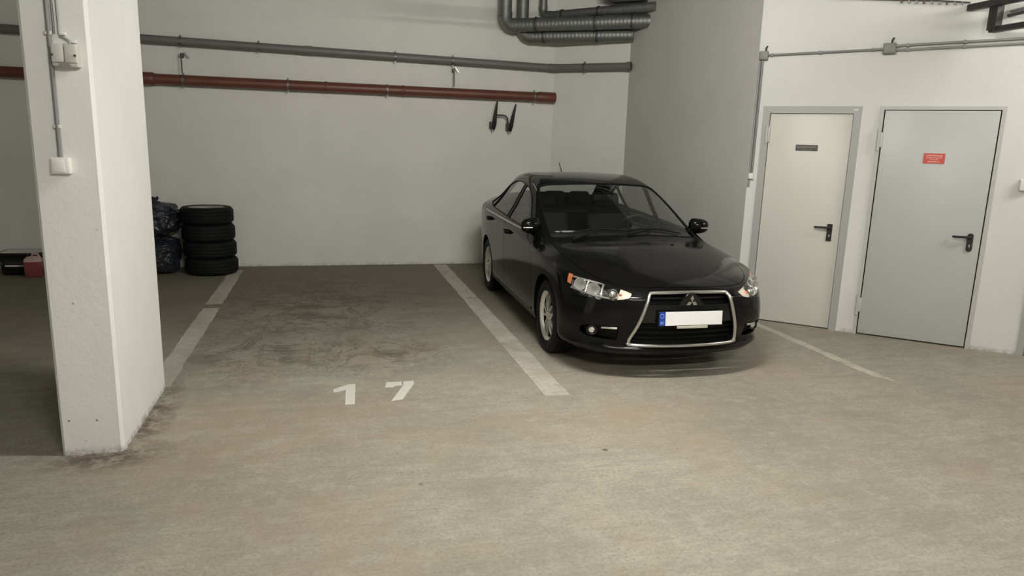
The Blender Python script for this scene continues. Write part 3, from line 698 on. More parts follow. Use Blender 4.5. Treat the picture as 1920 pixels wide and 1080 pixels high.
# belt rows under the top sheet: per column (front centre -> corner -> side -> rear corner -> rear centre)
ZR = [.655, .545, .42, .315, .245, .205]         # front rows z
FY = [-.950, -.962, -.945, -.905, -.920, -.880]    # front centre y per row
FX = [0, .30, .55, .74, .845]
FO = [0, .020, .100, .245, .47]                   # setback of each front column
SZ = [(.80, .886), (.66, .889), (.52, .882), (.36, .874), (.255, .868), (.20, .845)]   # side rows (z, x)
RZ = [.98, .84, .66, .48, .33, .24]; RY = [3.53, 3.565, 3.585, 3.585, 3.56, 3.50]; RO = [0, .012, .06, .13, .26]; RX = [0, .34, .56, .70, .80]
cols = []
for c in range(4): cols.append(('F', c))
for i in range(NS): cols.append(('S', i))
for c in range(3, -1, -1): cols.append(('R', c))
def belt_pt(col, r):
    k, i = col
    if k == 'F' or (k == 'S' and i == 0):
        c = i if k == 'F' else 4
        x = FX[c]; 
        if c == 4: x = [.822, .842, .850, .846, .838, .81][r]
        if c == 3: x = [.715, .735, .745, .742, .735, .71][r]
        return (x, FY[r]+FO[c], ZR[r]+(.012 if c >= 3 and r == 0 else 0))
    if k == 'R' or (k == 'S' and i == NS-1):
        c = i if k == 'R' else 4
        return (RX[c], RY[r]-RO[c], RZ[r])
    p = TOP[i][4]; z, x = SZ[r]
    t = (i-1)/(NS-3)
    zz = z + (0.0 if r > 1 else .02*(1-2*abs(t-.5))+.03*t)
    if i == 1: x -= [.030, .022, .018, .016, .018, .02][r]; zz = z*.55+ZR[r]*.45
    if i == 2: x -= .010; zz = z*.85+ZR[r]*.15
    if i == NS-2: x -= .045; zz = z*.6+RZ[r]*.4
    if i == NS-3: x -= .022; zz = z*.85+RZ[r]*.15
    if i == NS-4: x -= .008
    zz = min(zz, p[2]-.05) if r == 0 else zz
    return (x, p[1], zz)
verts, vid = [], {}
def V(p):
    key = tuple(round(c, 4) for c in p)
    if key not in vid: vid[key] = len(verts); verts.append(Vector(p))
    return vid[key]
quads = []
for sgn in (1, -1):
    P = lambda p: V((p[0]*sgn, p[1], p[2]))
    for i in range(NS-1):
        for j in range(NJ-1): quads.append([P(TOP[i][j]), P(TOP[i][j+1]), P(TOP[i+1][j+1]), P(TOP[i+1][j])][::sgn])
    def top_of(col):
        k, i = col
        return TOP[0][i] if k == 'F' else TOP[i][4] if k == 'S' else TOP[NS-1][i]
    for a, b_ in zip(cols[:-1], cols[1:]):
        ra = [top_of(a)]+[belt_pt(a, r) for r in range(6)]; rb = [top_of(b_)]+[belt_pt(b_, r) for r in range(6)]
        for r in range(6): quads.append([P(ra[r]), P(ra[r+1]), P(rb[r+1]), P(rb[r])][::sgn])
cage = bpy.data.meshes.new('cage'); cage.from_pydata([v[:] for v in verts], [], quads); cage.update()
# gentle creases along the shoulder
cr = cage.attributes.new('crease_edge', 'FLOAT', 'EDGE')
sh = {V((s*p[4][0], p[4][1], p[4][2])) for p in TOP[1:-1] for s in (1, -1)}
fr = {V((s*p[0], p[1], p[2])) for p in TOP[0] for s in (1, -1)}
cr0 = {V((s*p[0], p[1], p[2])) for p in [belt_pt(cols[c], 0) for c in range(5)] for s in (1, -1)}
lip = {V((s*p[0], p[1], p[2])) for p in [belt_pt(cols[c], 4) for c in range(5)] for s in (1, -1)}
for e in cage.edges:
    if e.vertices[0] in sh and e.vertices[1] in sh: cr.data[e.index].value = .35
    elif e.vertices[0] in cr0 and e.vertices[1] in cr0: cr.data[e.index].value = .5
    elif e.vertices[0] in lip and e.vertices[1] in lip: cr.data[e.index].value = .5
    elif e.vertices[0] in fr and e.vertices[1] in fr: cr.data[e.index].value = .45
co_ = bpy.data.objects.new('cage_tmp', cage); COL.objects.link(co_)
sm_ = co_.modifiers.new('s', 'SUBSURF'); sm_.levels = 3; sm_.render_levels = 3; sm_.boundary_smooth = 'PRESERVE_CORNERS'
nv = len(verts)
for it in range(7):
    dg = bpy.context.evaluated_depsgraph_get(); ev = co_.evaluated_get(dg); em = ev.to_mesh()
    for i in range(nv): cage.vertices[i].co += (verts[i]-em.vertices[i].co)*.85
    ev.to_mesh_clear(); cage.update(); co_.update_tag(); bpy.context.view_layer.update()
dg = bpy.context.evaluated_depsgraph_get(); skin = bpy.data.meshes.new_from_object(co_.evaluated_get(dg))
bpy.data.objects.remove(co_)
bm = bmesh.new(); bm.from_mesh(skin)
bmesh.ops.recalc_face_normals(bm, faces=bm.faces[:])
bm.normal_update()
if sum(f.normal.z for f in bm.faces if f.calc_center_median().z > 1.3) < 0:
    bmesh.ops.reverse_faces(bm, faces=bm.faces[:]); bm.normal_update()
SK_V = [v.co.copy() for v in bm.verts]; SK_N = [v.normal.copy() for v in bm.verts]; SK_F = [[v.index for v in f.verts] for f in bm.faces]
BV = BVHTree.FromPolygons(SK_V, SK_F)
def skin_normal(p):
    q, n, fi, d = BV.find_nearest(p)
    acc = Vector()
    for vi in SK_F[fi]: acc += SK_N[vi]/max(1e-6, (SK_V[vi]-q).length)
    return acc.normalized()
def on_front(x, z, off=0):
    h = BV.ray_cast(Vector((x, -3, z)), Vector((0, 1, 0)))
    return Vector((x, h[0].y-off, z)) if h[0] else Vector((x, -.9, z))
def on_side(y, z, off=0, sgn=1):
    h = BV.ray_cast(Vector((sgn*3, y, z)), Vector((-sgn, 0, 0)))
    return Vector((h[0].x+sgn*off, y, z)) if h[0] else Vector((sgn*.88, y, z))
def on_top(x, y, off=0):
    h = BV.ray_cast(Vector((x, y, 3)), Vector((0, 0, -1)))
    return Vector((x, y, h[0].z+off)) if h[0] else Vector((x, y, 1))
bmesh.ops.delete(bm, geom=[f for f in bm.faces if f.calc_center_median().x < 0], context='FACES')
pid = bm.faces.layers.int.new('p')
SIDE = (Vector((0, 1, 0)), Vector((0, 0, 1)), Vector((1, 0, 0)))
TOPV = (Vector((1, 0, 0)), Vector((0, 1, 0)), Vector((0, 0, 1)))
FRONT = (Vector((1, 0, 0)), Vector((0, 0, 1)), Vector((0, -1, 0)))
REAR = (Vector((1, 0, 0)), Vector((0, 0, 1)), Vector((0, 1, 0)))
_a = R(40)
LAMPV = (Vector((math.cos(_a), math.sin(_a), 0)), Vector((0, 0, 1)), Vector((math.sin(_a), -math.cos(_a), 0)))
def inside(p, poly):
    x, y = p; c = False; n = len(poly); j = n-1
    for i in range(n):
        xi, yi = poly[i]; xj, yj = poly[j]
        if (yi > y) != (yj > y) and x < (xj-xi)*(y-yi)/(yj-yi)+xi: c = not c
        j = i
    return c
def smooth_poly(pts, n=6, corner=()):
    # Catmull-Rom round the polygon; indices in corner stay sharp
    out = []; m = len(pts)
    for i in range(m):
        p0, p1, p2, p3 = [Vector(pts[(i+k) % m]) for k in (-1, 0, 1, 2)]
        if i in corner: p0 = p1
        if (i+1) % m in corner: p3 = p2
        for k in range(n):
            t = k/n
            out.append(tuple(.5*((2*p1)+(p2-p0)*t+(2*p0-5*p1+4*p2-p3)*t*t+(3*p1-p0-3*p2+p3)*t**3)))
    return out
def shrink(poly, d):
    n = len(poly); ar = sum(poly[i][0]*poly[(i+1) % n][1]-poly[(i+1) % n][0]*poly[i][1] for i in range(n)); s = 1 if ar > 0 else -1
    out = []
    for i in range(n):
        a, b_, c = Vector(poly[i-1]), Vector(poly[i]), Vector(poly[(i+1) % n])
        e1, e2 = (b_-a).normalized(), (c-b_).normalized()
        n1, n2 = Vector((-e1.y, e1.x))*s, Vector((-e2.y, e2.x))*s
        m = n1+n2
        m = m.normalized()*min(2.2, 1/max(.35, m.normalized().dot(n1))) if m.length > 1e-6 else n1
        out.append(tuple(b_+m*d))
    return out
def region(poly, view, new, only=None, facing=.08, where=None):
    u, v, w_ = view
    n = len(poly)
    def ok(f):
        if only is not None and f[pid] not in only: return False
        if facing is not None and f.normal.dot(w_) < facing: return False
        return where is None or where(f.calc_center_median())
    px0, px1 = min(p[0] for p in poly)-.1, max(p[0] for p in poly)+.1; py0, py1 = min(p[1] for p in poly)-.1, max(p[1] for p in poly)+.1
    def near(f):
        us = [x.co.dot(u) for x in f.verts]
        if max(us) < px0 or min(us) > px1: return False
        vv = [x.co.dot(v) for x in f.verts]
        return max(vv) >= py0 and min(vv) <= py1
    cand = [f for f in bm.faces if near(f) and ok(f)]
    for i in range(n):
        a, b_ = poly[i], poly[(i+1) % n]
        dx, dy = b_[0]-a[0], b_[1]-a[1]
        if abs(dx)+abs(dy) < 1e-7: continue
        lo = (min(a[0], b_[0])-1e-4, min(a[1], b_[1])-1e-4); hi = (max(a[0], b_[0])+1e-4, max(a[1], b_[1])+1e-4)
        fs = []
        for f in cand:
            us = [x.co.dot(u) for x in f.verts]
            if max(us) < lo[0] or min(us) > hi[0]: continue
            vv = [x.co.dot(v) for x in f.verts]
            if max(vv) < lo[1] or min(vv) > hi[1]: continue
            fs.append(f)
        if not fs: continue
        no = (u*(-dy)+v*dx).normalized(); co = u*a[0]+v*a[1]
        g = set(fs)
        for f in fs: g.update(f.edges); g.update(f.verts)
        res = bmesh.ops.bisect_plane(bm, geom=list(g), dist=1e-5, plane_co=co, plane_no=no)
        have = {f for f in cand if f.is_valid}
        for e in res['geom_cut']:
            if isinstance(e, bmesh.types.BMEdge):
                for f in e.link_faces:
                    if f not in have and (only is None or f[pid] in only):
                        f.normal_update()
                        if ok(f): have.add(f)
        cand = list(have)
    for f in cand:
        if f.is_valid and ok(f):
            c = f.calc_center_median()
            if inside((c.dot(u), c.dot(v)), poly): f[pid] = new
GAP, HOLE = 99, 98
def panel(poly, view, new, only=(0,), gap=.0045, **k):
    region(poly, view, GAP, only, **k); region(shrink(poly, gap), view, new, (GAP,), **k)
def circle(cy, cz, r, n=40): return [(cy+r*math.cos(2*math.pi*i/n), cz+r*math.sin(2*math.pi*i/n)) for i in range(n)]
WZ, WR, AR = .322, .322, .352
# wheel arches
for cy in (0, 2.635): region(circle(cy, WZ+.008, AR), SIDE, HOLE, (0,), facing=None, where=lambda c: c.x > .5)
# side glass
GF = smooth_poly([(.78, .965), (.98, 1.110), (1.20, 1.240), (1.42, 1.315), (1.575, 1.342), (1.590, .998)], 6, (0, 4, 5))
GR = smooth_poly([(1.672, 1.005), (1.655, 1.350), (1.90, 1.366), (2.15, 1.350), (2.385, 1.295), (2.455, 1.040)], 6, (0, 1, 4, 5))
GQ = smooth_poly([(2.492, 1.045), (2.43, 1.280), (2.57, 1.215), (2.735, 1.075)], 5, (0, 1, 3))
# doors
DF = smooth_poly([(.50, .27), (.475, .55), (.50, .80), (.565, .915), (.77, 1.035), (1.0, 1.178), (1.25, 1.308), (1.48, 1.372), (1.618, 1.382), (1.640, 1.0), (1.645, .60), (1.640, .27)], 4, (0, 3, 8, 11))
DR = smooth_poly([(1.640, .27), (1.645, .60), (1.640, 1.0), (1.618, 1.382), (1.90, 1.398), (2.18, 1.380), (2.42, 1.320), (2.62, 1.225), (2.79, 1.085), (2.775, .98), (2.62, .76), (2.42, .64), (2.30, .46), (2.27, .27)], 4, (0, 3, 9, 13))
for k_, poly in ((10, DF), (11, DR)): panel(poly, SIDE, k_, where=lambda c: c.x > .3)
for k_, poly in ((20, GF), (21, GR), (22, GQ)): region(poly, SIDE, k_, (0, 10, 11), where=lambda c: c.x > .3)
# windscreen, rear screen (seen from above; half outlines closed over the centre line)
WS = smooth_poly([(-.05, .275), (.35, .305), (.62, .372), (.706, .415), (.710, .50), (.675, .93), (.618, 1.25), (.565, 1.295), (.30, 1.262), (-.05, 1.243)], 4, (0, 9))
region(WS, TOPV, 23, (0,), facing=.05, where=lambda c: c.z > .93)
RS = smooth_poly([(-.05, 2.64), (.30, 2.63), (.46, 2.62), (.50, 2.66), (.545, 2.95), (.535, 3.03), (.30, 3.07), (-.05, 3.085)], 4, (0, 7))
region(RS, TOPV, 24, (0,), facing=.05, where=lambda c: c.z > 1.05)
# bonnet
HD = smooth_poly([(-.05, -.875), (.28, -.855), (.47, -.79), (.60, -.665), (.685, -.48), (.730, -.15), (.748, .10), (.742, .30), (.62, .262), (.36, .200), (-.05, .175)], 4, (0, 7, 10))
panel(HD, TOPV, 12, where=lambda c: c.z > .6)
# boot lid
BL = smooth_poly([(-.05, 3.15), (.40, 3.13), (.56, 3.10), (.60, 3.30), (.59, 3.6), (-.05, 3.65)], 4, (0, 4, 5))
panel(BL, TOPV, 13, where=lambda c: c.z > .9)
# grille opening, lamps, fog pockets, rear lamps
GO = smooth_poly([(-.05, .702), (.27, .698), (.318, .685), (.338, .645), (.385, .50), (.437, .345), (.437, .305), (.405, .288), (-.05, .284)], 4, (0, 8))
region(GO, FRONT, 30, (0, 12, GAP), facing=.05, where=lambda c: c.y < -.5)
region([(-.05, .470), (.5, .470), (.5, .612), (-.05, .612)], FRONT, 31, (30,), facing=None)
HL = smooth_poly([(.350, .772), (.27, .766), (.14, .752), (.0, .734), (-.115, .714), (-.225, .690), (-.205, .652), (-.13, .634), (.0, .628), (.12, .632), (.22, .644), (.340, .676)], 4, (0, 5, 6, 11))
region(HL, LAMPV, 32, (0, 12, GAP), facing=.15, where=lambda c: c.y < -.2)
FP = smooth_poly([(.525, .425), (.60, .432), (.735, .422), (.768, .385), (.745, .335), (.62, .318), (.525, .322)], 4, (0, 6))
region(FP, FRONT, 33, (0,), facing=.05, where=lambda c: c.y < -.4)
RLm = smooth_poly([(.46, .99), (.62, 1.0), (.77, .985), (.83, .93), (.80, .85), (.64, .84), (.48, .86)], 4, ())
region(RLm, REAR, 34, (0, 13, GAP), facing=.2, where=lambda c: c.y > 3.0)
# bumper skins
BP = [(-1.3, .05), (-1.3, .668), (-.86, .668), (-.74, .632), (-.50, .610), (-.40, .585), (-.31, .535), (-.31, .05)]
panel(BP, SIDE, 14, only=(0,), gap=.003, facing=None)
BPr = [(2.93, .05), (2.93, .60), (3.10, .70), (3.4, .76), (3.9, .76), (3.9, .05)]
panel(BPr, SIDE, 15, only=(0,), gap=.003, facing=None)
bm.normal_update()
groups = {}
for f in bm.faces: groups.setdefault(f[pid], []).append(f)
def sheet(ids, name, material, parent, sides='both', flange=.012, push=0.0, arch=False, smooth=True, flip=False):
    """lift faces out as an object: sides 'both' mirrors and joins, 1 / -1 keeps one side"""
    fs = [f for i in ids for f in groups.get(i, [])]; fset = set(fs)
    vs_, fc, ns, idx = [], [], [], {}
    def vert(v, sgn):
        k = (v.index, sgn if abs(v.co.x) > 1e-5 else 0)
        if k not in idx:
            n = skin_normal(v.co); p = v.co+n*push
            if abs(v.co.x) <= 1e-5: p.x = 0; n = Vector((0, n.y, n.z)).normalized()
            idx[k] = len(vs_); vs_.append(Vector((p.x*sgn, p.y, p.z))); ns.append(Vector((n.x*sgn, n.y, n.z)))
        return idx[k]
    bm.verts.index_update()
    for sgn in ((1, -1) if sides == 'both' else (sides,)):
        for f in fs:
            l = [vert(v, sgn) for v in f.verts]; fc.append(l if sgn == 1 else l[::-1])
        if flange:
            fl = {}
            for f in fs:
                for lp in f.loops:
                    e = lp.edge
                    if sum(1 for g in e.link_faces if g in fset) > 1: continue
                    a, b_ = lp.vert, lp.link_loop_next.vert
                    if abs(a.co.x) < 1e-5 and abs(b_.co.x) < 1e-5: continue
                    q = []
                    for v in (a, b_):
                        if (v.index, sgn) not in fl:
                            n = skin_normal(v.co); p = v.co+n*push
                            near = arch and v.co.x > .5 and any(abs(math.hypot(v.co.y-cy, v.co.z-WZ-.008)-AR) < .004 for cy in (0, 2.635))
                            inn = p+Vector((-.045, 0, 0)) if near else p-n*flange
                            t = (b_.co-a.co).normalized()
                            on = t.cross(n)
                            for pp in (p, inn): vs_.append(Vector((pp.x*sgn, pp.y, pp.z))); ns.append(Vector((on.x*sgn, on.y, on.z)))
                            fl[(v.index, sgn)] = (len(vs_)-2, len(vs_)-1)
                        q.append(fl[(v.index, sgn)])
                    l = [q[0][0], q[0][1], q[1][1], q[1][0]]; fc.append(l if sgn == 1 else l[::-1])
    me = bpy.data.meshes.new(name); me.from_pydata([p[:] for p in vs_], [], fc); me.materials.append(MT[material])
    for p in me.polygons: p.use_smooth = True
    me.update(); me.normals_split_custom_set_from_vertices([n[:] for n in ns])
    o = bpy.data.objects.new(name, me); COL.objects.link(o); o.parent = parent; return o
sheet((0,), 'body_shell', 'paint', CAR, arch=True, flange=.014)
hood = sheet((12,), 'bonnet', 'paint', CAR); sheet((13,), 'boot_lid', 'paint', CAR)
bump = sheet((14,), 'front_bumper', 'paint', CAR, arch=True, flange=.02); sheet((15,), 'rear_bumper', 'paint', CAR, arch=True)
ws_o = sheet((23,), 'windscreen', 'glass_screen', CAR, flange=0, push=-.003); sheet((24,), 'rear_window', 'glass_side', CAR, flange=0, push=-.003)
sheet((30,), 'grille_mesh', 'trim_black', CAR, flange=0, push=-.06); sheet((31,), 'grille_bar', 'trim_gloss', CAR, flange=.03, push=-.014)
for s in (1, -1):
    d = sheet((10,), 'front_door', 'paint', CAR, s); sheet((20,), 'window_glass', 'glass_side', d, s, flange=0, push=-.004)
    e = sheet((11,), 'rear_door', 'paint', CAR, s); sheet((21,), 'window_glass', 'glass_side', e, s, flange=0, push=-.004)
    sheet((22,), 'quarter_glass', 'glass_side', CAR, s, flange=0, push=-.004)
    # belt chrome
    MB().tube([on_side(y, .952+.018*(y-.8), .004, s) for y in [.68+i*.1 for i in range(21)]], .009, 8).build('chrome_strip', 'chrome_satin', CAR)
    # window seals
    for poly, par in ((GF, d), (GR, e), (GQ, CAR)):
        MB().tube([on_side(y, z, .001, s) for y, z in poly], .006, 6, closed=True).build('window_seal', 'trim_black', par)
    # handles
    for y, z, par in ((1.46, .865, d), (2.42, .905, e)):
        hb = MB(); q = on_side(y, z, 0, s)
        pts = [on_side(y+dy, z+.012*dy, off, s) for dy, off in ((-.10, .002), (-.085, .032), (-.03, .040), (.05, .040), (.085, .034), (.10, .004))]
        hb.tube(pts, .012, 10, sx=1.2); hd = hb.build('door_handle', 'paint', par)
        MB().sphere((q.x-s*.002, q.y, q.z), (.008, .07, .022)).build('handle_recess', 'trim_black', hd)
    # sill line
    MB().tube([on_side(y, .285, -.004, s) for y in [.45+i*.12 for i in range(15)]], .014, 8).build('sill_trim', 'paint', CAR)
    # headlamp
    lens = sheet((32,), 'headlamp', 'glass_lamp', CAR, s, flange=0, push=.001); lens['label'] = 'headlamp with clear cover, chrome reflectors and amber indicator'
    sheet((32,), 'lamp_housing', 'lamp_facets', lens, s, flange=0, push=-.055)
    def lp(u, z, depth):
        u_, v_, w_ = LAMPV
        o_ = u_*u+v_*z+w_*2; h = BV.ray_cast(o_, -w_); q = h[0]-w_*depth
        return Vector((q.x*s, q.y, q.z)), Vector((w_.x*s, w_.y, 0))
    def bowl(u, z, r, depth, name, material, sq=1.0):
        c, dr = lp(u, z, .014); dr = (dr*.75+Vector((0, -.45, 0))).normalized()
        M = axis_mat(c, dr)
        MB().lathe([(r*.18, -depth), (r*.45, -depth*.86), (r*.75, -depth*.5), (r*.95, -.004), (r, 0), (r*.96, .004), (r*.9, -.004)], 24, M).build(name, material, lens)
        return M
    M = bowl(-.075, .673, .040, .035, 'projector_ring', 'chrome'); MB().sphere((0, 0, -.008), .030, M, 16, 10).build('projector_lens', 'chrome_satin', lens)
    M = bowl(.085, .690, .052, .05, 'reflector', 'lamp_reflector'); MB().tube([(0, 0, -.05), (0, 0, -.01)], .010, 10, M=M).build('bulb', 'chrome', lens)
    M = bowl(.215, .707, .050, .05, 'reflector', 'lamp_reflector'); MB().tube([(0, 0, -.05), (0, 0, -.012)], .010, 10, M=M).build('bulb', 'chrome', lens)
    # bright bezel ribs between the bowls
    for u0, u1, z0, z1 in ((-.11, .30, .722, .748), (-.06, .30, .640, .668), (.15, .15, .655, .745), (.005, .02, .645, .722)):
        MB().tube([lp(u0+(u1-u0)*t, z0+(z1-z0)*t, .022)[0] for t in [i/6 for i in range(7)]], .009, 8).build('bezel', 'lamp_reflector', lens)
    # amber turn signal (inner) and side marker (outer)
    ib = MB(); n_ = 5
    def patch(us, zs_top, zs_bot, depth, name, material):
        mb = MB(); vs_ = []; fs = []
        for u, zt, zb in zip(us, zs_top, zs_bot):
            for t in range(4): vs_.append(lp(u, zb+(zt-zb)*t/3, depth)[0])
        for u, zt, zb in zip(us, zs_top, zs_bot):
            for t in range(4): vs_.append(lp(u, zb+(zt-zb)*t/3, depth+.014)[0])
        m = len(us); k = m*4
        for i in range(m-1):
            for t in range(3):
                fs.append([i*4+t, i*4+t+1, (i+1)*4+t+1, (i+1)*4+t]); fs.append([k+i*4+t, k+(i+1)*4+t, k+(i+1)*4+t+1, k+i*4+t+1])
        for i in range(m-1):
            fs.append([i*4, (i+1)*4, k+(i+1)*4, k+i*4]); fs.append([i*4+3, k+i*4+3, k+(i+1)*4+3, (i+1)*4+3])
        fs += [[t, k+t, k+t+1, t+1] for t in range(3)]+[[(m-1)*4+t, (m-1)*4+t+1, k+(m-1)*4+t+1, k+(m-1)*4+t] for t in range(3)]
        mb.add(vs_, fs, False); return mb.build(name, material, lens)
    patch([-.212, -.19, -.16, -.125], [.684, .692, .702, .708], [.662, .652, .644, .640], .006, 'turn_signal', 'amber_pale')
    c, dr = lp(-.138, .675, .003); MB().sphere(c, .012).build('amber_bulb', 'amber', lens)
    patch([.306, .325, .345], [.763, .765, .768], [.694, .700, .705], .004, 'side_marker', 'amber')
    # fog lamp pocket
    fpk = sheet((33,), 'fog_pocket', 'trim_black', CAR, s, flange=0, push=-.045)
    q = on_front(.690, .378); M = axis_mat((s*q.x, q.y+.03, q.z), (s*.25, -1, 0))
    MB().lathe([(.018, -.012), (.030, 0), (.040, .006), (.043, .0), (.043, -.02)], 22, M).build('fog_bezel', 'trim_gloss', fpk)
    MB().sphere((0, 0, -.004), (.026, .026, .010), M, 16, 8).build('fog_lens', 'lamp_reflector', fpk)
    MB().tube([Vector((s*p.x, p.y, p.z)) for p in [on_front(.540+.105*t, .420-.004*t, .004) for t in (0, .33, .66, 1)]], .009, 8, sx=1.0).build('running_light_bar', 'chrome', fpk)
    # lower bumper crease and rear lamp
    MB().tube([Vector((s*p.x, p.y, p.z)) for p in [on_front(.35+.44*t, .255-.0*t, -.004) for t in [i/8 for i in range(9)]]], .011, 8).build('lip_edge', 'paint', bump)
    sheet((34,), 'tail_lamp', 'tail_red', CAR, s, flange=.02)
    # wheel well
    for cy in (0, 2.635):
        mb = MB(); n_ = 28
        ring = [(cy+(AR+.006)*math.cos(a), WZ+.008+(AR+.006)*math.sin(a)) for a in [R(-25)+R(230)*i/n_ for i in range(n_+1)]]
        vs_ = [(s*.856, y, z) for y, z in ring]+[(s*.56, y, z) for y, z in ring]
        mb.add(vs_, [[i, i+1, n_+2+i, n_+1+i] for i in range(n_)]+[[n_+1+i for i in range(n_+1)]], True); mb.build('wheel_well', 'trim_black', CAR)
    # mirror
    mr = MB(); bmq = bmesh.new(); bmesh.ops.create_uvsphere(bmq, u_segments=24, v_segments=16, radius=1)
    for v in bmq.verts:
        p = v.co; k = 3.2; sq = (abs(p.x)**k+abs(p.z)**k+1e-9)**(-1/k)*math.hypot(p.x, p.z) if math.hypot(p.x, p.z) > 1e-6 else 1
        x, z = p.x*sq, p.z*sq; y = p.y
        y = y*(1.0 if y < 0 else .25)
        z *= (1.0-.16*x)
        v.co = Vector((x*.098, y*.070, z*.074))
    bmq.verts.index_update(); Mm = Matrix.Translation((s*.852, .655, 1.022)) @ Matrix.Rotation(R(-12*s), 4, 'Z') @ Matrix.Scale(s, 4, (1, 0, 0))
    mr.add([v.co[:] for v in bmq.verts], [[v.index for v in f.verts] for f in bmq.faces], True, Mm); bmq.free()
    mo = mr.build('wing_mirror', 'paint', CAR)
    MB().box((0, .020, 0), (.155, .006, .100), Mm, bev=.002).build('mirror_glass', 'chrome', mo)
    MB().tube([(.01, -.066, -.012), (.055, -.056, -.012), (.088, -.030, -.014)], .006, 8, M=Mm).build('indicator_strip', 'chrome_satin', mo)
    MB().tube([(s*.80, .70, .945), (s*.82, .69, .955), (s*.84, .67, .97)], [.03, .026, .022], 10).build('mirror_foot', 'trim_black', mo)
    # black sail panel in the window corner
    MB().add([on_side(.60, .935, .003, s), on_side(.83, .968, .003, s), on_side(.83, 1.02, .003, s), on_side(.72, .995, .003, s)], [(0, 1, 2, 3)]).build('sail_panel', 'trim_black', d)
bm.free()
# grille details
def sweep_front(poly, r, name, material, parent, off=0, sx=1.0, closed=True):
    return MB().tube([on_front(x, z, off) for x, z in poly], r, 10, closed=closed, sx=sx).build(name, material, parent)
half = [p for p in GO if p[0] > .0]
full = half+[(-x, z) for x, z in half[::-1]]
sweep_front(full, .014, 'grille_frame', 'chrome_satin', CAR, .004, 1.0)
for z in (.655, .43, .385, .34):
    xm = .30 if z > .6 else .39+(.44-z)*.3
    MB().tube([on_front(xm*t, z, -.04) for t in [-1+i/8 for i in range(17)]], .008, 8).build('grille_slat', 'trim_black', CAR)
q = on_front(0, .640); Me = Matrix(((1, 0, 0, 0), (0, 0, 1, q.y-.002), (0, 1, 0, .640), (0, 0, 0, 1)))
eb = MB().prism([(-.105, -.03), (.105, -.03), (.055, .035), (.02, .060), (-.02, .060), (-.055, .035)], -.004, .02, Me).build('emblem_shield', 'trim_gloss', CAR)
for k in range(3):
    a = R(90+120*k); dx, dz = math.cos(a), math.sin(a); px, pz = -dz, dx; Lr, Wr = .050, .0145
    MB().prism([(0, 0), (dx*Lr/2+px*Wr, dz*Lr/2+pz*Wr), (dx*Lr, dz*Lr), (dx*Lr/2-px*Wr, dz*Lr/2-pz*Wr)], -.012, -.003, Me).build('emblem_diamond', 'chrome', CAR)
# number plate
pz = .515; q = on_front(.26, pz); q0 = on_front(0, pz)
Mp = Matrix.Translation((0, q0.y-.012, pz)) @ Matrix.Rotation(R(-4), 4, 'X')
npo = MB().box((0, .006, -.004), (.53, .014, .120), Mp, bev=.004).build('plate_holder', 'trim_black', CAR)
MB().box((.022, -.003, .0), (.465, .006, .104), Mp, bev=.001, seg=1).build('number_plate', 'plate_white', npo)
MB().box((-.235, -.003, .0), (.048, .0062, .104), Mp, bev=.001, seg=1).build('plate_band', 'plate_blue', npo)
MB().tube([(-.239+.015*math.cos(a), -.0066, .022+.015*math.sin(a)) for a in [2*math.pi*i/12 for i in range(12)]], .0018, 5, closed=True, M=Mp).build('band_stars', 'plate_mark', npo)
mb = MB(); mb.box((-.247, -.0066, -.030), (.005, .001, .026), Mp); mb.box((-.231, -.0066, -.030), (.005, .001, .026), Mp); mb.box((-.239, -.0066, -.030), (.014, .001, .005), Mp); mb.build('band_letter', 'plate_mark', npo)
MB().box((.01, -.004, -.066), (.25, .010, .020), Mp, bev=.002).build('holder_strip', 'holder_pale', npo)
# underbody, cowl, wipers, washer jets, aerial
MB().box((0, 1.40, .235), (1.35, 3.9, .05), bev=.01).build('underbody', 'trim_black', CAR)
mb = MB(); prof = [(on_top(x, .365-.0*x).z-.02) for x in (0,)]
cv = []
xs = [-.66+i*.06 for i in range(23)]
for x in xs:
    yh = .185+.085*(abs(x)/.65)**2; yw = .285+.085*(abs(x)/.65)**2
    cv += [(x, yh-.03, on_top(x, yh).z-.022), (x, yw+.03, on_top(x, yw).z-.018)]
mb.add(cv, [[2*i, 2*i+2, 2*i+3, 2*i+1] for i in range(len(xs)-1)], True); mb.build('cowl', 'trim_black', CAR)
for x0, x1, sg_ in ((-.05, .52, 1), (-.58, -.02, 1)):
    pts = [on_top(x0+(x1-x0)*t, .325+.035*math.sin(t*3.1)+.05*(abs(x0+(x1-x0)*t)/.5)**2, .012) for t in [i/10 for i in range(11)]]
    wo = MB().tube(pts, .008, 6).build('wiper', 'trim_black', CAR)
    MB().tube([on_top(x0+.02, .27, .012), on_top((x0*2+x1)/3, .315, .02), on_top((x0+x1)/2, .365, .018)], .010, 6).build('wiper_arm', 'trim_black', wo)
for x in (-.30, .30): MB().sphere(on_top(x, .06, .002), (.016, .012, .007)).build('washer_jet', 'trim_black', hood)
b0 = on_top(0, 2.52, -.004)
an = MB().tube([b0, b0+Vector((0, .0, .012))], [.03, .02], 12).build('aerial', 'trim_black', CAR)
MB().tube([b0+Vector((0, .0, .01)), b0+Vector((-.02, .10, .14))], [.006, .004], 8).build('aerial_rod', 'trim_black', an)
# rubber windscreen edge
wsp = [p for p in WS if p[0] > 0]; wsf = wsp+[(-x, y) for x, y in wsp[::-1]]
MB().tube([on_top(x, y, 0) for x, y in wsf], .007, 6, closed=True).build('windscreen_seal', 'trim_black', ws_o)
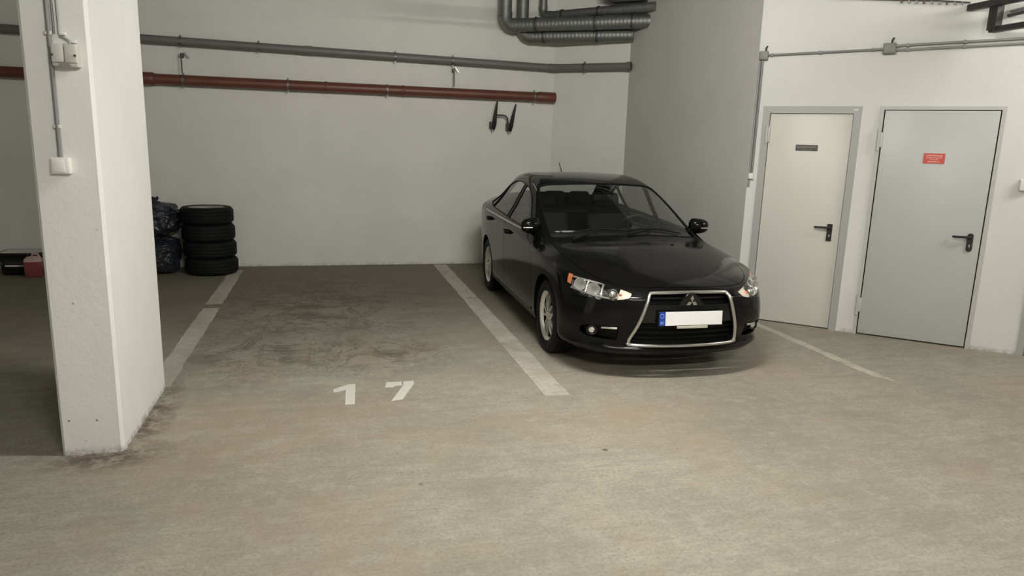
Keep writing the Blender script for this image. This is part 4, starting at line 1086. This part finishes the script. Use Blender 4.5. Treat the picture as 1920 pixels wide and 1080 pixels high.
# interior
mb = MB(); n_ = 9
sec = [(.50, .80), (.52, .945), (.66, .962), (.84, .955), (.98, .90), (1.02, .80), (.98, .55)]
vs_ = [(x*(.97 if i else 1), y+.06*(abs(x)/.7)**2*0, z+(.02 if .25 < x < .5 and 3 <= i <= 4 else 0)) for x in [-.74+1.48*k/12 for k in range(13)] for i, (y, z) in enumerate(sec)]
m_ = len(sec)
mb.add(vs_, [[k*m_+i, k*m_+i+1, (k+1)*m_+i+1, (k+1)*m_+i] for k in range(12) for i in range(m_-1)], True); dash = mb.build('dashboard', 'dash', CAR)
MB().box((-.50, .62, .972), (.13, .06, .006), Matrix.Identity(4)).build('paper_card', 'card_white', dash)
MB().box((-.60, .62, .970), (.04, .03, .006), Matrix.Identity(4)).build('paper_card', 'card_white', dash)
Mst = axis_mat((.36, 1.10, .93), (0, .86, .50))
stw = MB().tube([(.185*math.cos(a), .185*math.sin(a), 0) for a in [2*math.pi*i/32 for i in range(32)]], .015, 10, closed=True, M=Mst).build('steering_wheel', 'dash', CAR)
mb = MB(); mb.sphere((0, 0, -.01), (.07, .06, .03), Mst); mb.tube([(-.17, 0, 0), (.17, 0, -.0)], .014, 8, M=Mst); mb.tube([(0, 0, -.02), (0, 0, -.28)], .03, 10, M=Mst); mb.build('steering_hub', 'dash', stw)
def seat(x, y, wd, name, nheads):
    st = MB().box((x, y, .50), (wd, .50, .20), bev=.05, seg=3).build(name, 'seat_fabric', CAR)
    Mb = Matrix.Translation((x, y+.25, .52-(.10 if nheads > 1 else .055))) @ Matrix.Rotation(R(-17), 4, 'X')
    MB().box((0, 0, .32), (wd, .14, .66), Mb, bev=.05, seg=3).build('seat_back', 'seat_fabric', st)
    for k in range(nheads):
        hx = 0 if nheads == 1 else (-.32+.64*k/(nheads-1))
        MB().box((hx, .0, .735), (.26, .11, .17), Mb, bev=.045, seg=3).build('headrest', 'seat_fabric', st)
        for t in (-.06, .06): MB().tube([(hx+t, 0, .62), (hx+t, 0, .70)], .007, 8, M=Mb).build('headrest_post', 'chrome', st)
seat(-.37, 1.48, .50, 'front_seat', 1); seat(.37, 1.48, .50, 'front_seat', 1); seat(0, 2.35, 1.26, 'rear_bench', 3)
MB().box((0, 2.86, .97), (1.2, .5, .03), bev=.008).build('parcel_shelf', 'dash', CAR)
rv = MB().box((0, 1.02, 1.262), (.24, .03, .065), bev=.012).build('rear_view_mirror', 'trim_black', CAR)
MB().tube([(0, 1.03, 1.28), (0, 1.08, 1.315)], .012, 8).build('mirror_stalk', 'trim_black', rv)
mb = MB(); mb.box((0, 1.6, .40), (1.5, 2.6, .03)); mb.build('cabin_floor', 'dash', CAR)
MB().box((0, .46, .62), (1.5, .04, .62)).build('bulkhead', 'trim_black', CAR)
MB().box((0, -.42, .50), (1.1, .7, .42), bev=.05).build('engine_bay', 'trim_black', CAR)
mb = MB(); mb.box((-.80, 1.4, .62), (.05, 1.9, .56), bev=.015); mb.build('door_trim', 'dash', CAR)
mb = MB(); mb.box((.80, 1.4, .62), (.05, 1.9, .56), bev=.015); mb.build('door_trim', 'dash', CAR)
# wheels
def ring_spoke(M, ang, spread):
    mb = MB(); a = ang
    pts = [(.045, spread*.25, .018), (.10, spread*.65, .022), (.16, spread*.95, .016), (.196, spread*1.05, .002)]
    wds = [.016, .017, .015, .014]
    vs_ = []
    for (r_, off, z), wd in zip(pts, wds):
        for t, zz in ((-1, 0), (1, 0), (1, -.02), (-1, -.02)):
            x, y = r_, off+t*wd*.75
            vs_.append((x*math.cos(a)-y*math.sin(a), x*math.sin(a)+y*math.cos(a), z+zz))
    fs = [[0, 1, 2, 3], [12, 15, 14, 13]]
    for i in range(3):
        for t in range(4): fs.append([i*4+t, (i+1)*4+t, (i+1)*4+(t+1) % 4, i*4+(t+1) % 4])
    mb.add(vs_, fs, False, M); return mb
Mw = axis_mat((0, 0, 0), (1, 0, 0))
proto = {}
def wheel(x, y, s, rot):
    wo = None
    M = Mw
    if not proto:
        r0 = MB().lathe([(.196, .07), (.212, .088), (.216, .090), (.208, .078), (.196, .05), (.186, 0), (.190, -.08), (.212, -.09), (.205, -.07), (.18, 0), (.19, .05)], 40, M, True).build('wheel', 'alloy', CAR)
        proto['wheel'] = r0
        proto['tyre'] = MB().lathe(tyre_profile(WR, .206, .205), 56, M, True).build('tyre', 'rubber', r0)
        proto['spokes'] = []
        for k in range(5):
            for t in (-1, 1):
                sp = ring_spoke(M @ Matrix.Translation((0, 0, .055)), R(72*k), t*.040); proto['spokes'].append(sp.build('spoke', 'alloy', r0))
        proto['hub'] = MB().lathe([(0.001, .085), (.028, .083), (.034, .074), (.055, .070), (.060, .055), (.05, .03)], 24, M).build('hub_cap', 'alloy', r0)
        proto['disc'] = MB().lathe([(.0, .0), (.15, .0), (.15, -.015), (0, -.015)], 28, M).build('brake_disc', 'steel_dark', r0)
        proto['back'] = MB().lathe([(.0, .012), (.187, .012), (.187, .06), (.190, .06), (.190, .008), (0, .008)], 32, M).build('spoke_gap_shade', 'trim_black', r0)  # added black disc, stands in for the shade between the spokes
        for k in range(5):
            a = R(36+72*k); MB().tube([(.04*math.cos(a), .04*math.sin(a), .060), (.04*math.cos(a), .04*math.sin(a), .076)], .008, 6, M=M).build('wheel_nut', 'steel_dark', r0)
        wo = r0
    else:
        src = proto['wheel']; wo = src.copy(); COL.objects.link(wo); wo.parent = CAR
        for ch in src.children:
            c = ch.copy(); COL.objects.link(c); c.parent = wo
    wo.location = (x, y, WZ); wo.rotation_euler = (rot if s > 0 else -rot, 0, 0) if s > 0 else (rot, 0, math.pi)
    return wo
for x, y, s, rt in ((.765, 0, 1, .3), (-.765, 0, -1, .2), (.765, 2.635, 1, 1.0), (-.765, 2.635, -1, .7)): wheel(x, y, s, R(90)+rt)
